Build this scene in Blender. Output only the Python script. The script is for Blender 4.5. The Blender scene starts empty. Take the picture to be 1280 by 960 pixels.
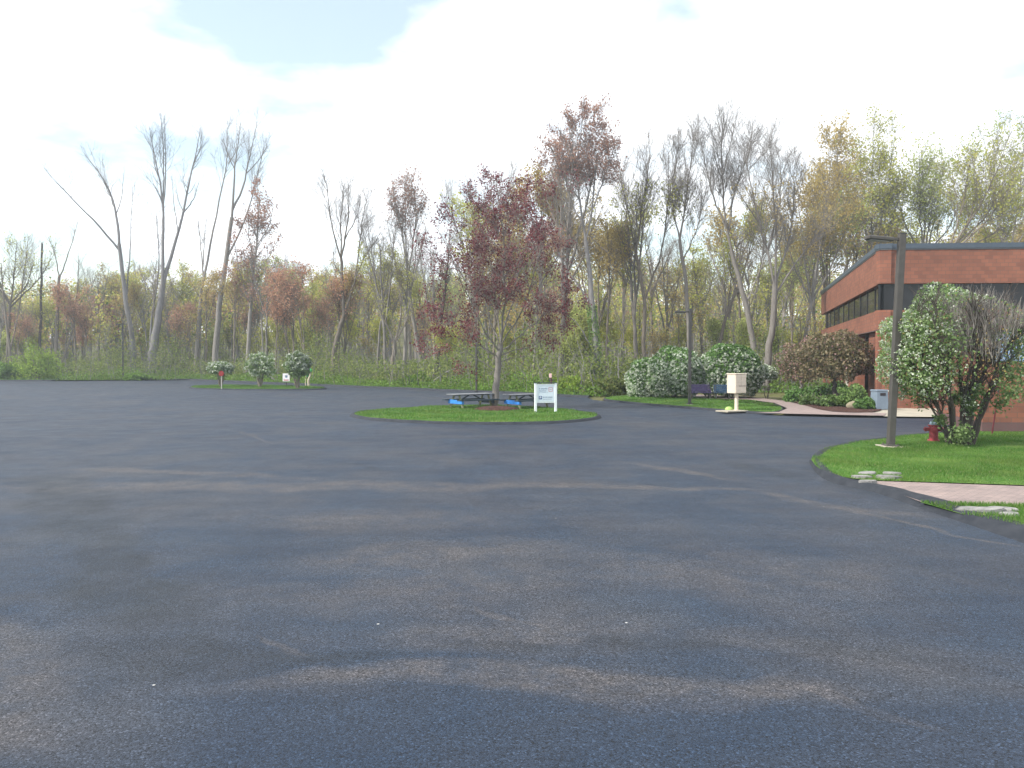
import bpy, bmesh, math, random
import numpy as np
from mathutils import Vector
R_ = math.radians
rng = np.random.default_rng(7)
random.seed(7)
S = bpy.context.scene
COL = S.collection

# ------------------------------------------------------------------ camera
F, CXP, CYP, CAMH = 1000.0, 640.0, 480.0, 2.8
PITCH = math.atan(0.030)
cam = bpy.data.objects.new('camera', bpy.data.cameras.new('camera'))
COL.objects.link(cam); S.camera = cam
cam.data.sensor_width = 36; cam.data.lens = F / 1280 * 36
cam.location = (0, 0, CAMH); cam.rotation_euler = (math.pi / 2 - PITCH, 0, 0)
cam.data.clip_start = 0.1; cam.data.clip_end = 5000

def ray(px, py):
    x, y, z = (px - CXP) / F, 1.0, -(py - CYP) / F
    c, s = math.cos(PITCH), math.sin(PITCH)
    return x, y * c + z * s, -y * s + z * c
def G(px, py, z=0.0):                    # a point of the ground at height z
    x, y, w = ray(px, py); t = (z - CAMH) / w
    return Vector((x * t, y * t, z))
def AT(px, py, Y):                       # a point at a given distance
    x, y, w = ray(px, py); t = Y / y
    return Vector((x * t, Y, CAMH + w * t))

# ------------------------------------------------------------------ sky, sun, exposure
SUN_EL, SUN_AZ = R_(42), R_(-114)        # azimuth from +Y, clockwise positive
w = bpy.data.worlds.new('World'); S.world = w; w.use_nodes = True
nt = w.node_tree; N = nt.nodes; L = nt.links; N.clear()
def wn(t, **k):
    n = N.new(t)
    for a, b in k.items(): setattr(n, a, b)
    return n
out = wn('ShaderNodeOutputWorld'); bg = wn('ShaderNodeBackground'); bg.inputs[1].default_value = 0.115
sky = wn('ShaderNodeTexSky', sky_type='NISHITA', sun_disc=False, sun_elevation=SUN_EL, sun_rotation=SUN_AZ)
sky.air_density = 1.3; sky.dust_density = .6; sky.ozone_density = 1.2
tc = wn('ShaderNodeTexCoord')
sep = wn('ShaderNodeSeparateXYZ'); L.new(tc.outputs['Generated'], sep.inputs[0])
def wm(op, a, b=None, clamp=False):
    n = wn('ShaderNodeMath', operation=op, use_clamp=clamp)
    for i, v in enumerate((a, b)):
        if v is None: continue
        if isinstance(v, (int, float)): n.inputs[i].default_value = v
        else: L.new(v, n.inputs[i])
    return n.outputs[0]
zz = wm('ADD', wm('MAXIMUM', sep.outputs[2], 0.0), 0.16)
cx = wm('DIVIDE', sep.outputs[0], zz); cy = wm('DIVIDE', sep.outputs[1], zz)
comb = wn('ShaderNodeCombineXYZ'); L.new(cx, comb.inputs[0]); L.new(cy, comb.inputs[1])
n1 = wn('ShaderNodeTexNoise'); n1.inputs['Scale'].default_value = 2.0; n1.inputs['Detail'].default_value = 7; n1.inputs['Roughness'].default_value = .55
L.new(comb.outputs[0], n1.inputs['Vector'])
# openings in the cloud (directions on the sky)
def hole(px, py, rx, ry):
    x, y, z = ray(px, py); q = math.sqrt(x*x+y*y+z*z); x/=q; z/=q
    a = wm('DIVIDE', wm('SUBTRACT', sep.outputs[0], x), rx); b = wm('DIVIDE', wm('SUBTRACT', sep.outputs[2], z), ry)
    r = wm('ADD', wm('MULTIPLY', a, a), wm('MULTIPLY', b, b))
    r = wm('ADD', r, wm('MULTIPLY', wm('LESS_THAN', sep.outputs[1], 0.0), 9))
    return wm('SUBTRACT', 1.0, wm('POWER', r, .5), True)
h = wm('ADD', wm('ADD', hole(335, 0, .25, .13), wm('MULTIPLY', hole(190, 190, .20, .07), .55)), wm('MULTIPLY', hole(45, 330, .14, .05), .9))
h = wm('ADD', h, wm('MULTIPLY', hole(830, 20, .26, .05), .22))
h = wm('ADD', h, wm('MULTIPLY', hole(900, 330, .5, .09), .35))
cl = wm('SUBTRACT', wm('ADD', .95, wm('MULTIPLY', wm('SUBTRACT', n1.outputs[0], .5), 3.6)), wm('MULTIPLY', h, 1.6))
mr = wn('ShaderNodeMapRange'); mr.inputs[1].default_value = .15; mr.inputs[2].default_value = .98; L.new(cl, mr.inputs[0])
mr.inputs[3].default_value = .25
mix = wn('ShaderNodeMixRGB'); L.new(mr.outputs[0], mix.inputs[0]); skt = wn('ShaderNodeMixRGB', blend_type='MULTIPLY'); skt.inputs[0].default_value = 1; L.new(sky.outputs[0], skt.inputs[1]); skt.inputs[2].default_value = (1.25, 1.27, 1.22, 1)
L.new(skt.outputs[0], mix.inputs[1]); mix.inputs[2].default_value = (9.0, 9.3, 9.7, 1)
L.new(mix.outputs[0], bg.inputs[0]); L.new(bg.outputs[0], out.inputs[0])
sl = bpy.data.lights.new('sun', 'SUN'); sl.energy = 3.9; sl.angle = R_(1.2); sl.color = (1, .94, .84)
so = bpy.data.objects.new('sun', sl); COL.objects.link(so)
sd = Vector((math.sin(SUN_AZ) * math.cos(SUN_EL), math.cos(SUN_AZ) * math.cos(SUN_EL), math.sin(SUN_EL)))
so.rotation_euler = sd.to_track_quat('Z', 'Y').to_euler()
S.view_settings.view_transform = 'Standard'; S.view_settings.look = 'None'
S.view_settings.gamma = 1; S.view_settings.exposure = 0.66
HAZE = .0008
S.cycles.max_bounces = 6; S.cycles.diffuse_bounces = 3; S.cycles.transmission_bounces = 3

# ------------------------------------------------------------------ material helpers
class Mat:
    def __init__(s, name, rough=.8, spec=.3):
        s.m = bpy.data.materials.new(name); s.m.use_nodes = True
        s.t = s.m.node_tree; s.b = s.t.nodes['Principled BSDF']
        s.b.inputs['Roughness'].default_value = rough; s.b.inputs['Specular IOR Level'].default_value = spec
    def n(s, ty, **k):
        q = s.t.nodes.new(ty)
        for a, b in k.items(): setattr(q, a, b)
        return q
    def L(s, a, b): s.t.links.new(a, b)
    def val(s, i, v):
        if isinstance(v, (int, float)): i.default_value = v
        elif isinstance(v, tuple): i.default_value = v if len(v) == 4 else (*v, 1)
        else: s.L(v, i)
    def math(s, op, a, b=None, clamp=False):
        q = s.n('ShaderNodeMath', operation=op, use_clamp=clamp); s.val(q.inputs[0], a)
        if b is not None: s.val(q.inputs[1], b)
        return q.outputs[0]
    def mix(s, f, a, b, mode='MIX'):
        q = s.n('ShaderNodeMixRGB', blend_type=mode); s.val(q.inputs[0], f); s.val(q.inputs[1], a); s.val(q.inputs[2], b)
        return q.outputs[0]
    def coord(s, which='Object'):
        if not hasattr(s, '_tc'): s._tc = s.n('ShaderNodeTexCoord')
        return s._tc.outputs[which]
    def pos(s):
        if not hasattr(s, '_g'): s._g = s.n('ShaderNodeNewGeometry')
        return s._g.outputs['Position']
    def noise(s, scale, detail=4, rough=.55, vec=None, stretch=None):
        q = s.n('ShaderNodeTexNoise'); q.inputs['Scale'].default_value = scale; q.inputs['Detail'].default_value = detail
        q.inputs['Roughness'].default_value = rough
        v = vec if vec is not None else s.coord()
        if stretch:
            mp = s.n('ShaderNodeMapping'); mp.inputs['Scale'].default_value = stretch; s.L(v, mp.inputs[0]); v = mp.outputs[0]
        s.L(v, q.inputs['Vector']); return q.outputs[0]
    def ramp(s, f, stops):
        q = s.n('ShaderNodeValToRGB'); e = q.color_ramp.elements
        while len(e) < len(stops): e.new(.5)
        for i, (p, c) in enumerate(stops): e[i].position = p; e[i].color = (*c, 1) if len(c) == 3 else c
        s.val(q.inputs[0], f); return q.outputs[0]
    def bump(s, hgt, strength=.3, dist=.02):
        q = s.n('ShaderNodeBump'); q.inputs['Strength'].default_value = strength; q.inputs['Distance'].default_value = dist
        s.L(hgt, q.inputs['Height']); s.L(q.outputs[0], s.b.inputs['Normal'])
    def color(s, c): s.val(s.b.inputs['Base Color'], c); return s

def paint(name, c, rough=.5, var=.18, metal=0, spec=.4, scale=6):
    m = Mat(name, rough, spec); d = tuple(x * (1 - var) for x in c); l = tuple(min(1, x * (1 + var)) for x in c)
    m.color(m.ramp(m.noise(scale, 5), [(.3, d), (.7, l)])); m.b.inputs['Metallic'].default_value = metal
    m.bump(m.noise(scale * 9, 3), .12, .01); return m.m
def bark(name, a, b, scale=3):
    m = Mat(name, .9, .15)
    n = m.noise(scale, 6, .65, stretch=(2.5, 2.5, .5))
    c = m.ramp(n, [(.3, a), (.7, b)])
    oi = m.n('ShaderNodeObjectInfo')
    c = m.mix(.35, c, m.ramp(oi.outputs['Random'], [(0, tuple(x * .6 for x in a)), (1, b)]))
    m.color(c); m.bump(n, .5, .05); return m.m
def leafmat(name, stops, trans=.35, rough=.6):
    m = Mat(name, rough, .25)
    m.pos(); f = m._g.outputs['Random Per Island']
    c = m.ramp(f, stops)
    big = m.noise(.35, 2, vec=m.pos())
    c = m.mix(1, c, m.ramp(big, [(.3, (.72, .72, .72)), (.7, (1.25, 1.25, 1.25))]), 'MULTIPLY')
    if name == 'grass_blade':
        c = m.mix(m.ramp(m.noise(.6, 4, .6, vec=m.pos()), [(.45, (0, 0, 0)), (.65, (.65, .65, .65))]), c, (.15, .22, .05))
        c = m.mix(m.ramp(m.noise(1.3, 4, .6, vec=m.pos()), [(.5, (0, 0, 0)), (.68, (.5, .5, .5))]), c, (.06, .14, .025))
    m.color(c)
    tr = m.n('ShaderNodeBsdfTranslucent'); m.L(c, tr.inputs[0])
    mx = m.n('ShaderNodeMixShader'); mx.inputs[0].default_value = trans
    m.L(m.b.outputs[0], mx.inputs[1]); m.L(tr.outputs[0], mx.inputs[2])
    m.L(mx.outputs[0], m.t.nodes['Material Output'].inputs[0]); return m.m

# ------------------------------------------------------------------ mesh helpers
def mesh_np(name, V, faces, mats):
    """faces: list of (array n x k, material index, smooth)"""
    me = bpy.data.meshes.new(name)
    V = np.asarray(V, dtype=np.float32)
    me.vertices.add(len(V)); me.vertices.foreach_set('co', V.ravel())
    tot = sum(f.size for f, _, _ in faces); npoly = sum(len(f) for f, _, _ in faces)
    me.loops.add(tot); me.polygons.add(npoly)
    me.loops.foreach_set('vertex_index', np.concatenate([f.ravel() for f, _, _ in faces]).astype(np.int32))
    ls = []; o = 0
    for f, _, _ in faces: ls.append(o + np.arange(len(f)) * f.shape[1]); o += f.size
    me.polygons.foreach_set('loop_start', np.concatenate(ls).astype(np.int32))
    me.polygons.foreach_set('material_index', np.concatenate([np.full(len(f), m) for f, m, _ in faces]).astype(np.int32))
    me.polygons.foreach_set('use_smooth', np.concatenate([np.full(len(f), s) for f, _, s in faces]).astype(bool))
    for m in mats: me.materials.append(m)
    me.update(calc_edges=True); me.validate(); return me
def link(name, me, parent=None, loc=None):
    o = bpy.data.objects.new(name, me); COL.objects.link(o)
    if parent is not None: o.parent = parent
    if loc is not None: o.location = loc
    return o
def tag(o, label, cat, group=None):
    o['label'] = label; o['category'] = cat
    if group: o['group'] = group
    return o
def thing(name, label, cat, loc=(0, 0, 0), rz=0, group=None):
    o = bpy.data.objects.new(name, None); COL.objects.link(o); o.empty_display_size = .3
    o.location = loc; o.rotation_euler = (0, 0, rz); return tag(o, label, cat, group)
def struct(o): o['kind'] = 'structure'; return o
def stuff(o): o['kind'] = 'stuff'; return o

class BM:
    """a bmesh collector"""
    def __init__(s): s.b = bmesh.new()
    def box(s, c, d, rz=0, bevel=0, rot=None, taper=1.0):
        r = bmesh.ops.create_cube(s.b, size=1); vs = r['verts']
        for v in vs:
            k = taper if v.co.z > 0 else 1
            v.co = Vector((v.co.x * d[0] * k, v.co.y * d[1] * k, v.co.z * d[2]))
        if bevel:
            es = list({e for v in vs for e in v.link_edges})
            rr = bmesh.ops.bevel(s.b, geom=es, offset=bevel, segments=2, affect='EDGES', profile=.5)
            vs = list({v for f in rr['faces'] for v in f.verts} | {v for v in vs if v.is_valid})
        from mathutils import Matrix, Euler
        M = Matrix.Translation(Vector(c)) @ (Euler(rot).to_matrix().to_4x4() if rot else Matrix.Rotation(rz, 4, 'Z'))
        bmesh.ops.transform(s.b, matrix=M, verts=vs); return s
    def tube(s, a, b, r0, r1=None, seg=12, cap=True):
        a = Vector(a); b = Vector(b); r1 = r0 if r1 is None else r1
        q = (b - a).to_track_quat('Z', 'Y'); l = (b - a).length
        r = bmesh.ops.create_cone(s.b, cap_ends=cap, segments=seg, radius1=r0, radius2=r1, depth=l)
        from mathutils import Matrix
        bmesh.ops.transform(s.b, matrix=Matrix.Translation((a + b) / 2) @ q.to_matrix().to_4x4(), verts=r['verts']); return s
    def ball(s, c, r, sub=3, sc=(1, 1, 1), noise=0):
        q = bmesh.ops.create_icosphere(s.b, subdivisions=sub, radius=r)
        for v in q['verts']:
            k = 1 + (noise * (random.random() - .5) if noise else 0)
            v.co = Vector((v.co.x * sc[0] * k + c[0], v.co.y * sc[1] * k + c[1], v.co.z * sc[2] * k + c[2]))
        return s
    def prism(s, pts, z0, z1):
        lo = [s.b.verts.new((p[0], p[1], z0)) for p in pts]; hi = [s.b.verts.new((p[0], p[1], z1)) for p in pts]
        n = len(pts); s.b.faces.new(hi); s.b.faces.new(lo[::-1])
        for i in range(n): s.b.faces.new((lo[i], lo[(i + 1) % n], hi[(i + 1) % n], hi[i]))
        return s
    def obj(s, name, mat, parent=None, smooth=False):
        bmesh.ops.recalc_face_normals(s.b, faces=s.b.faces)
        me = bpy.data.meshes.new(name); s.b.to_mesh(me); s.b.free()
        if smooth: me.shade_smooth()
        me.materials.append(mat); return link(name, me, parent)

def chaikin(p, it=2, closed=True):
    p = np.array([(q[0], q[1]) for q in p], float)
    for _ in range(it):
        a, b = p, np.roll(p, -1, 0)
        q = np.empty((2 * len(p), 2)); q[0::2] = .75 * a + .25 * b; q[1::2] = .25 * a + .75 * b
        if not closed: q = np.vstack([p[:1], q[:-2], p[-1:]])
        p = q
    return p
def resample(p, step, closed=True):
    q = np.vstack([p, p[:1]]) if closed else p
    d = np.r_[0, np.cumsum(np.linalg.norm(np.diff(q, axis=0), axis=1))]
    n = max(4, int(d[-1] / step)); t = np.linspace(0, d[-1], n + 1)
    r = np.c_[np.interp(t, d, q[:, 0]), np.interp(t, d, q[:, 1])]
    return r[:-1] if closed else r
def inside(P, poly):
    x, y = P[:, 0], P[:, 1]; c = np.zeros(len(P), bool); j = len(poly) - 1
    for i in range(len(poly)):
        xi, yi = poly[i]; xj, yj = poly[j]
        m = ((yi > y) != (yj > y)) & (x < (xj - xi) * (y - yi) / ((yj - yi) + 1e-12) + xi)
        c ^= m; j = i
    return c
def area_sign(p): return np.sum(p[:, 0] * np.roll(p[:, 1], -1) - np.roll(p[:, 0], -1) * p[:, 1])
def sheet(name, poly, z, mat, z_in=None, bulge=0):
    """flat (or gently domed) ground sheet from an outline"""
    poly = np.asarray(poly)
    b = bmesh.new(); vs = [b.verts.new((x, y, z)) for x, y in poly]
    f = b.faces.new(vs); bmesh.ops.triangulate(b, faces=[f])
    bmesh.ops.recalc_face_normals(b, faces=b.faces)
    for f in b.faces:
        if f.normal.z < 0: f.normal_flip()
    me = bpy.data.meshes.new(name); b.to_mesh(me); b.free(); me.materials.append(mat)
    return struct(link(name, me))
def kerb(name, line, mat, wd=.28, h=.13, closed=True, side=1):
    """asphalt berm swept along a line; rounded profile, ragged"""
    p = np.asarray(line); n = len(p)
    if closed: t = np.roll(p, -1, 0) - np.roll(p, 1, 0)
    else: t = np.gradient(p, axis=0)
    t /= np.linalg.norm(t, axis=1)[:, None] + 1e-9
    nrm = np.c_[t[:, 1], -t[:, 0]] * side
    prof = [(0, -.004), (.05, h * .16), (.12, h * .78), (.19, h * .97), (.26, h), (.33, h * .92), (.42, h * .8), (.62, .078)]
    k = np.asarray(wd / .33) * np.ones(n); V = []
    jit = np.convolve(rng.normal(0, 1, n + 8), np.ones(9) / 3, 'valid')[:n]
    for (o, z) in prof:
        V.append(np.c_[p - nrm * ((k * o) + .012 * jit)[:, None], np.full(n, z) * (1 + .05 * jit)])
    V = np.stack(V, 1); m = len(prof); idx = np.arange(n * m).reshape(n, m)
    a = idx if closed else idx[:-1]; c = np.roll(idx, -1, 0) if closed else idx[1:]
    F_ = np.stack([a[:, :-1], c[:, :-1], c[:, 1:], a[:, 1:]], -1).reshape(-1, 4)
    return struct(link(name, mesh_np(name, V.reshape(-1, 3), [(F_, 0, True)], [mat])))

# ------------------------------------------------------------------ ground materials
def asphalt():
    m = Mat('asphalt', .62, .30)
    P = m.pos(); sp = m.n('ShaderNodeSeparateXYZ')
    wv = m.n('ShaderNodeTexNoise'); wv.inputs['Scale'].default_value = .35; wv.inputs['Detail'].default_value = 5; m.L(P, wv.inputs[0])
    sc_ = m.n('ShaderNodeVectorMath', operation='SUBTRACT'); m.L(wv.outputs['Color'], sc_.inputs[0]); sc_.inputs[1].default_value = (.5, .5, .5)
    s2 = m.n('ShaderNodeVectorMath', operation='SCALE'); m.L(sc_.outputs[0], s2.inputs[0]); s2.inputs['Scale'].default_value = 2.6
    ad = m.n('ShaderNodeVectorMath', operation='ADD'); m.L(P, ad.inputs[0]); m.L(s2.outputs[0], ad.inputs[1])
    m.L(ad.outputs[0], sp.inputs[0]); X, Y = sp.outputs[0], sp.outputs[1]
    spP = m.n('ShaderNodeSeparateXYZ'); m.L(P, spP.inputs[0])
    def blob(px0, py0, px1, py1, wdt, soft=.9, raw=False):
        """a soft streak from one ground point to another, half width wdt (metres)"""
        a, b = G(px0, py0), G(px1, py1); d = b - a; l = d.length; ux, uy = d.x / l, d.y / l
        cx_, cy_ = (a.x + b.x) / 2, (a.y + b.y) / 2
        xx, yy = (spP.outputs[0], spP.outputs[1]) if raw else (X, Y)
        dx, dy = m.math('SUBTRACT', xx, cx_), m.math('SUBTRACT', yy, cy_)
        u = m.math('ADD', m.math('MULTIPLY', dx, ux / (l / 2)), m.math('MULTIPLY', dy, uy / (l / 2)))
        v = m.math('ADD', m.math('MULTIPLY', dx, -uy / wdt), m.math('MULTIPLY', dy, ux / wdt))
        r = m.math('ADD', m.math('MULTIPLY', u, u), m.math('MULTIPLY', v, v))
        return m.math('MULTIPLY', m.math('SUBTRACT', 1.0, r, True), soft)
    def total(l):
        a = l[0]
        for b in l[1:]: a = m.math('MAXIMUM', a, b)
        return a
    nL = m.noise(.16, 6, .6, vec=P); nM = m.noise(1.1, 5, .62, vec=P)
    base = m.ramp(nL, [(.30, (.011, .022, .044)), (.50, (.018, .031, .055)), (.66, (.032, .040, .056))])
    base = m.mix(m.ramp(m.noise(.42, 5, .6, vec=P), [(.42, (0, 0, 0)), (.62, (.32, .32, .32))]), base, (.056, .052, .054))
    base = m.mix(1, base, m.ramp(nM, [(.25, (.78, .79, .82)), (.75, (1.2, 1.18, 1.15))]), 'MULTIPLY')
    dust = total([
        blob(-200, 612, 800, 606, .9, .8), blob(60, 585, 420, 600, .5, .75), blob(420, 604, 1000, 614, .45, .9),
        blob(250, 640, 700, 660, 1.2, .5), blob(-150, 800, 120, 900, 1.0, .7), blob(330, 700, 760, 690, 1.1, .6), blob(380, 790, 900, 780, .9, .55), blob(800, 680, 1250, 740, 1.1, .4), blob(200, 740, 900, 720, .9, .45), blob(-100, 720, 130, 860, .6, .55),
        blob(250, 855, 1150, 858, .45, 1.0), blob(-200, 900, 180, 900, .7, .6), blob(560, 740, 770, 800, .10, 1.2),
        blob(930, 845, 1180, 895, .14, 1.25), blob(340, 785, 420, 820, .08, .8), blob(640, 690, 1100, 760, 1.1, .45),
        blob(750, 575, 960, 605, .22, .8), blob(900, 610, 1200, 650, .35, .7), blob(1040, 628, 1300, 690, .12, 1.0),
        blob(780, 770, 1280, 840, .5, .35), blob(280, 535, 350, 556, .2, .5)])
    brk = m.ramp(m.noise(1.6, 8, .72, vec=P), [(.36, (.15, .15, .15)), (.60, (1, 1, 1))])
    dust = m.math('MULTIPLY', m.math('MULTIPLY', dust, 1.5, True), brk, True)
    stk = m.noise(1, 6, .65, vec=P, stretch=(.22, 1.5, 1)); stk2 = m.noise(1, 6, .7, vec=P, stretch=(.9, .35, 1))
    base = m.mix(1, base, m.ramp(stk, [(.3, (.80, .82, .85)), (.7, (1.20, 1.17, 1.13))]), 'MULTIPLY')
    base = m.mix(1, base, m.ramp(stk2, [(.3, (.84, .85, .87)), (.7, (1.16, 1.14, 1.1))]), 'MULTIPLY')
    base = m.mix(m.math('MULTIPLY', dust, .62), base, (.086, .076, .073))
    dark = total([blob(55, 590, 120, 690, 1.0, 1.0), blob(120, 660, 250, 800, .75, 1.1), blob(150, 800, 420, 830, .5, .9), blob(160, 815, 520, 825, .35, .9),
                  blob(500, 800, 760, 812, .25, .6), blob(730, 800, 900, 790, .3, .6), blob(900, 575, 1010, 600, .8, .7),
                  blob(420, 575, 480, 592, .3, .6), blob(940, 790, 1200, 815, .35, .5), blob(1020, 582, 1150, 640, .5, .8)])
    dark = m.math('MULTIPLY', m.math('MULTIPLY', dark, 1.5, True), m.ramp(m.noise(1.3, 8, .72, vec=P), [(.34, (.2, .2, .2)), (.58, (1, 1, 1))]))
    base = m.mix(m.math('MULTIPLY', dark, .72, True), base, (.012, .017, .025))
    # fresher blue-black coat in front (its edge crosses the lot at about 6.7 m)
    e = m.math('SUBTRACT', m.math('ADD', 6.66, m.math('MULTIPLY', spP.outputs[0], -.02)), m.math('ADD', spP.outputs[1], m.math('MULTIPLY', m.math('SUBTRACT', nM, .5), .5)))
    e2 = m.math('ADD', spP.outputs[0], 2.9)
    e = m.math('MULTIPLY', m.math('MULTIPLY', e, 4.0, True), m.math('MULTIPLY', e2, 1.5, True))
    base = m.mix(m.math('MULTIPLY', e, .62), base, (.012, .024, .047))
    # chippings
    vo = m.n('ShaderNodeTexVoronoi'); vo.inputs['Scale'].default_value = 72; m.L(P, vo.inputs['Vector'])
    chip = m.n('ShaderNodeSeparateColor'); m.L(vo.outputs['Color'], chip.inputs[0])
    amp = m.ramp(m.noise(.8, 4, .6, vec=P), [(.35, (.0, .0, .0)), (.7, (1, 1, 1))])
    ch = m.ramp(chip.outputs[0], [(0, (.08, .08, .08)), (.25, (.6, .6, .6)), (.6, (1.0, 1.0, 1.0)), (.9, (1.3, 1.3, 1.3)), (1, (2.8, 2.7, 2.6))])
    base = m.mix(m.math('ADD', .7, m.math('MULTIPLY', amp, .3)), base, m.mix(1, base, ch, 'MULTIPLY'))
    # thin cracks / paver seams
    ck = m.noise(.5, 8, .7, vec=P)
    cr = m.math('SUBTRACT', 1, m.math('MULTIPLY', m.math('ABSOLUTE', m.math('SUBTRACT', ck, .5)), 260), True)
    cr = m.math('MULTIPLY', cr, m.ramp(m.noise(.22, 2, vec=P), [(.50, (0, 0, 0)), (.58, (1, 1, 1))]))
    base = m.mix(m.math('MULTIPLY', cr, .7), base, (.02, .022, .026))
    # rare pale specks
    v2 = m.n('ShaderNodeTexVoronoi'); v2.inputs['Scale'].default_value = 1.1; m.L(P, v2.inputs['Vector'])
    spk = m.math('LESS_THAN', v2.outputs['Distance'], .017)
    base = m.mix(m.math('MULTIPLY', spk, .8), base, (.5, .5, .48))
    m.color(base)
    m.L(m.ramp(nM, [(.3, (.52, .52, .52)), (.7, (.70, .70, .70))]), m.b.inputs['Roughness'])
    hh = m.math('ADD', m.math('MULTIPLY', vo.outputs['Distance'], -1.0), m.math('MULTIPLY', m.noise(22, 4, .7, vec=P), 1.3))
    m.bump(hh, .45, .008); return m.m
M_ASPH = asphalt()
def kerbmat():
    m = Mat('kerb_asphalt', .8, .2); P = m.pos()
    c = m.ramp(m.noise(3, 6, .7, vec=P), [(.3, (.016, .020, .027)), (.7, (.036, .040, .049))])
    m.color(c); m.bump(m.noise(60, 4, .7, vec=P), .3, .008); return m.m
M_KERB = kerbmat()
def grassmat(name, a, b, c, dirt=.0):
    m = Mat(name, .8, .15); P = m.pos()
    col = m.ramp(m.noise(.9, 6, .7, vec=P), [(.3, a), (.5, b), (.72, c)])
    col = m.mix(m.ramp(m.noise(.45, 4, .6, vec=P), [(.45, (0, 0, 0)), (.7, (.5, .5, .5))]), col, (.17, .22, .05))
    col = m.mix(1, col, m.ramp(m.noise(40, 3, .7, vec=P), [(.3, (.55, .55, .55)), (.7, (1.4, 1.4, 1.4))]), 'MULTIPLY')
    if dirt: col = m.mix(m.ramp(m.noise(1.7, 6, .7, vec=P), [(.6, (0, 0, 0)), (.75, (dirt,) * 3)]), col, (.12, .085, .055))
    m.color(col); m.bump(m.noise(30, 4, .7, vec=P), .7, .06); return m.m
M_LAWN = grassmat('lawn_soil', (.042, .11, .017), (.07, .16, .025), (.11, .20, .042), .5)
M_FLOOR = grassmat('wood_floor', (.06, .065, .03), (.10, .095, .045), (.15, .12, .07))
M_VERGE = grassmat('verge_grass', (.06, .11, .02), (.09, .14, .03), (.13, .16, .05), .6)
def pavermat():
    m = Mat('pink_pavers', .85, .2); P = m.pos()
    br = m.n('ShaderNodeTexBrick'); br.inputs['Scale'].default_value = 1; m.L(P, br.inputs[0])
    br.inputs['Brick Width'].default_value = .21; br.inputs['Row Height'].default_value = .105; br.inputs['Mortar Size'].default_value = .008
    br.inputs['Color1'].default_value = (.30, .235, .22, 1); br.inputs['Color2'].default_value = (.25, .20, .19, 1); br.inputs['Mortar'].default_value = (.15, .13, .12, 1)
    c = m.mix(1, br.outputs[0], m.ramp(m.noise(1.2, 6, .7, vec=P), [(.3, (.75, .76, .78)), (.7, (1.15, 1.13, 1.1))]), 'MULTIPLY')
    m.color(c); m.bump(br.outputs['Fac'], -.4, .01); return m.m
M_PAVE = pavermat()
M_CONC = paint('pale_concrete', (.34, .31, .25), .85, .2, scale=1.5)
M_MULCH = None
def mulch():
    m = Mat('bark_mulch', .95, .1); P = m.pos()
    v = m.n('ShaderNodeTexVoronoi'); v.inputs['Scale'].default_value = 22; m.L(P, v.inputs[0])
    s = m.n('ShaderNodeSeparateColor'); m.L(v.outputs['Color'], s.inputs[0])
    m.color(m.ramp(s.outputs[0], [(0, (.025, .014, .012)), (.6, (.085, .045, .038)), (1, (.15, .085, .065))])); m.bump(v.outputs['Distance'], 1, .05); return m.m
M_MULCH = mulch()
def stone():
    m = Mat('pale_stone', .85, .2); P = m.pos()
    m.color(m.ramp(m.noise(5, 7, .7, vec=P), [(.3, (.12, .12, .12)), (.55, (.26, .255, .25)), (.75, (.38, .37, .345))])); m.bump(m.noise(12, 6, .7, vec=P), .8, .04); return m.m
M_STONE = stone()

# ------------------------------------------------------------------ ground, lot, verges
def hill_z(x, y):
    base = np.clip((y - 118 - np.clip(-x - 10, 0, 200) * .10) / 110, 0, 1)
    return -.05 + base ** 1.3 * (15 + 2.5 * np.sin(x * .021 + 1) + 1.5 * np.sin(x * .05)) * np.where(x < -45, np.clip(1 - (-x - 45) / 110, .75, 1), 1)
gx = np.concatenate([np.linspace(-1500, -220, 12), np.linspace(-200, 200, 90), np.linspace(220, 1500, 12)])
gy = np.concatenate([np.linspace(-600, 40, 14), np.linspace(60, 260, 70), np.linspace(300, 2500, 14)])
XX, YY = np.meshgrid(gx, gy); ZZ = hill_z(XX, YY)
idx = np.arange(XX.size).reshape(XX.shape)
Fq = np.stack([idx[:-1, :-1], idx[:-1, 1:], idx[1:, 1:], idx[1:, :-1]], -1).reshape(-1, 4)
struct(link('ground', mesh_np('ground', np.stack([XX, YY, ZZ], -1).reshape(-1, 3), [(Fq, 0, True)], [M_FLOOR])))

far_px = [(-420, 477.5), (-120, 477), (70, 476.5), (78, 474.8), (240, 475.3), (300, 478), (400, 482.3), (540, 488.5), (640, 492.5), (735, 497.5)]
right_px = [(742, 500), (800, 506), (860, 511), (930, 516.5), (985, 520), (1060, 522), (1228, 523.5)]
farL = [(G(*p).x, G(*p).y) for p in far_px]; rightL = [(G(*p).x, G(*p).y) for p in right_px]
lot = farL + rightL + [(48, 37), (48, -25), (-110, -25), (-110, farL[0][1])]
sheet('parking_lot', lot, 0.0, M_ASPH)
farC = resample(np.array(farL), 1.2, False)
kerb('kerb', farC, M_KERB, .3, .2, closed=False, side=1)
# verge behind the far kerb
vin = np.array(farL); vout = vin + np.array([1.5, 7.0]); vout[:, 1] = vin[:, 1] + 9
vin2 = vin + np.array([0, .18])
sheet('grass_verge', list(map(tuple, vin2)) + list(map(tuple, vout[::-1])), .10, M_VERGE)

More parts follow.
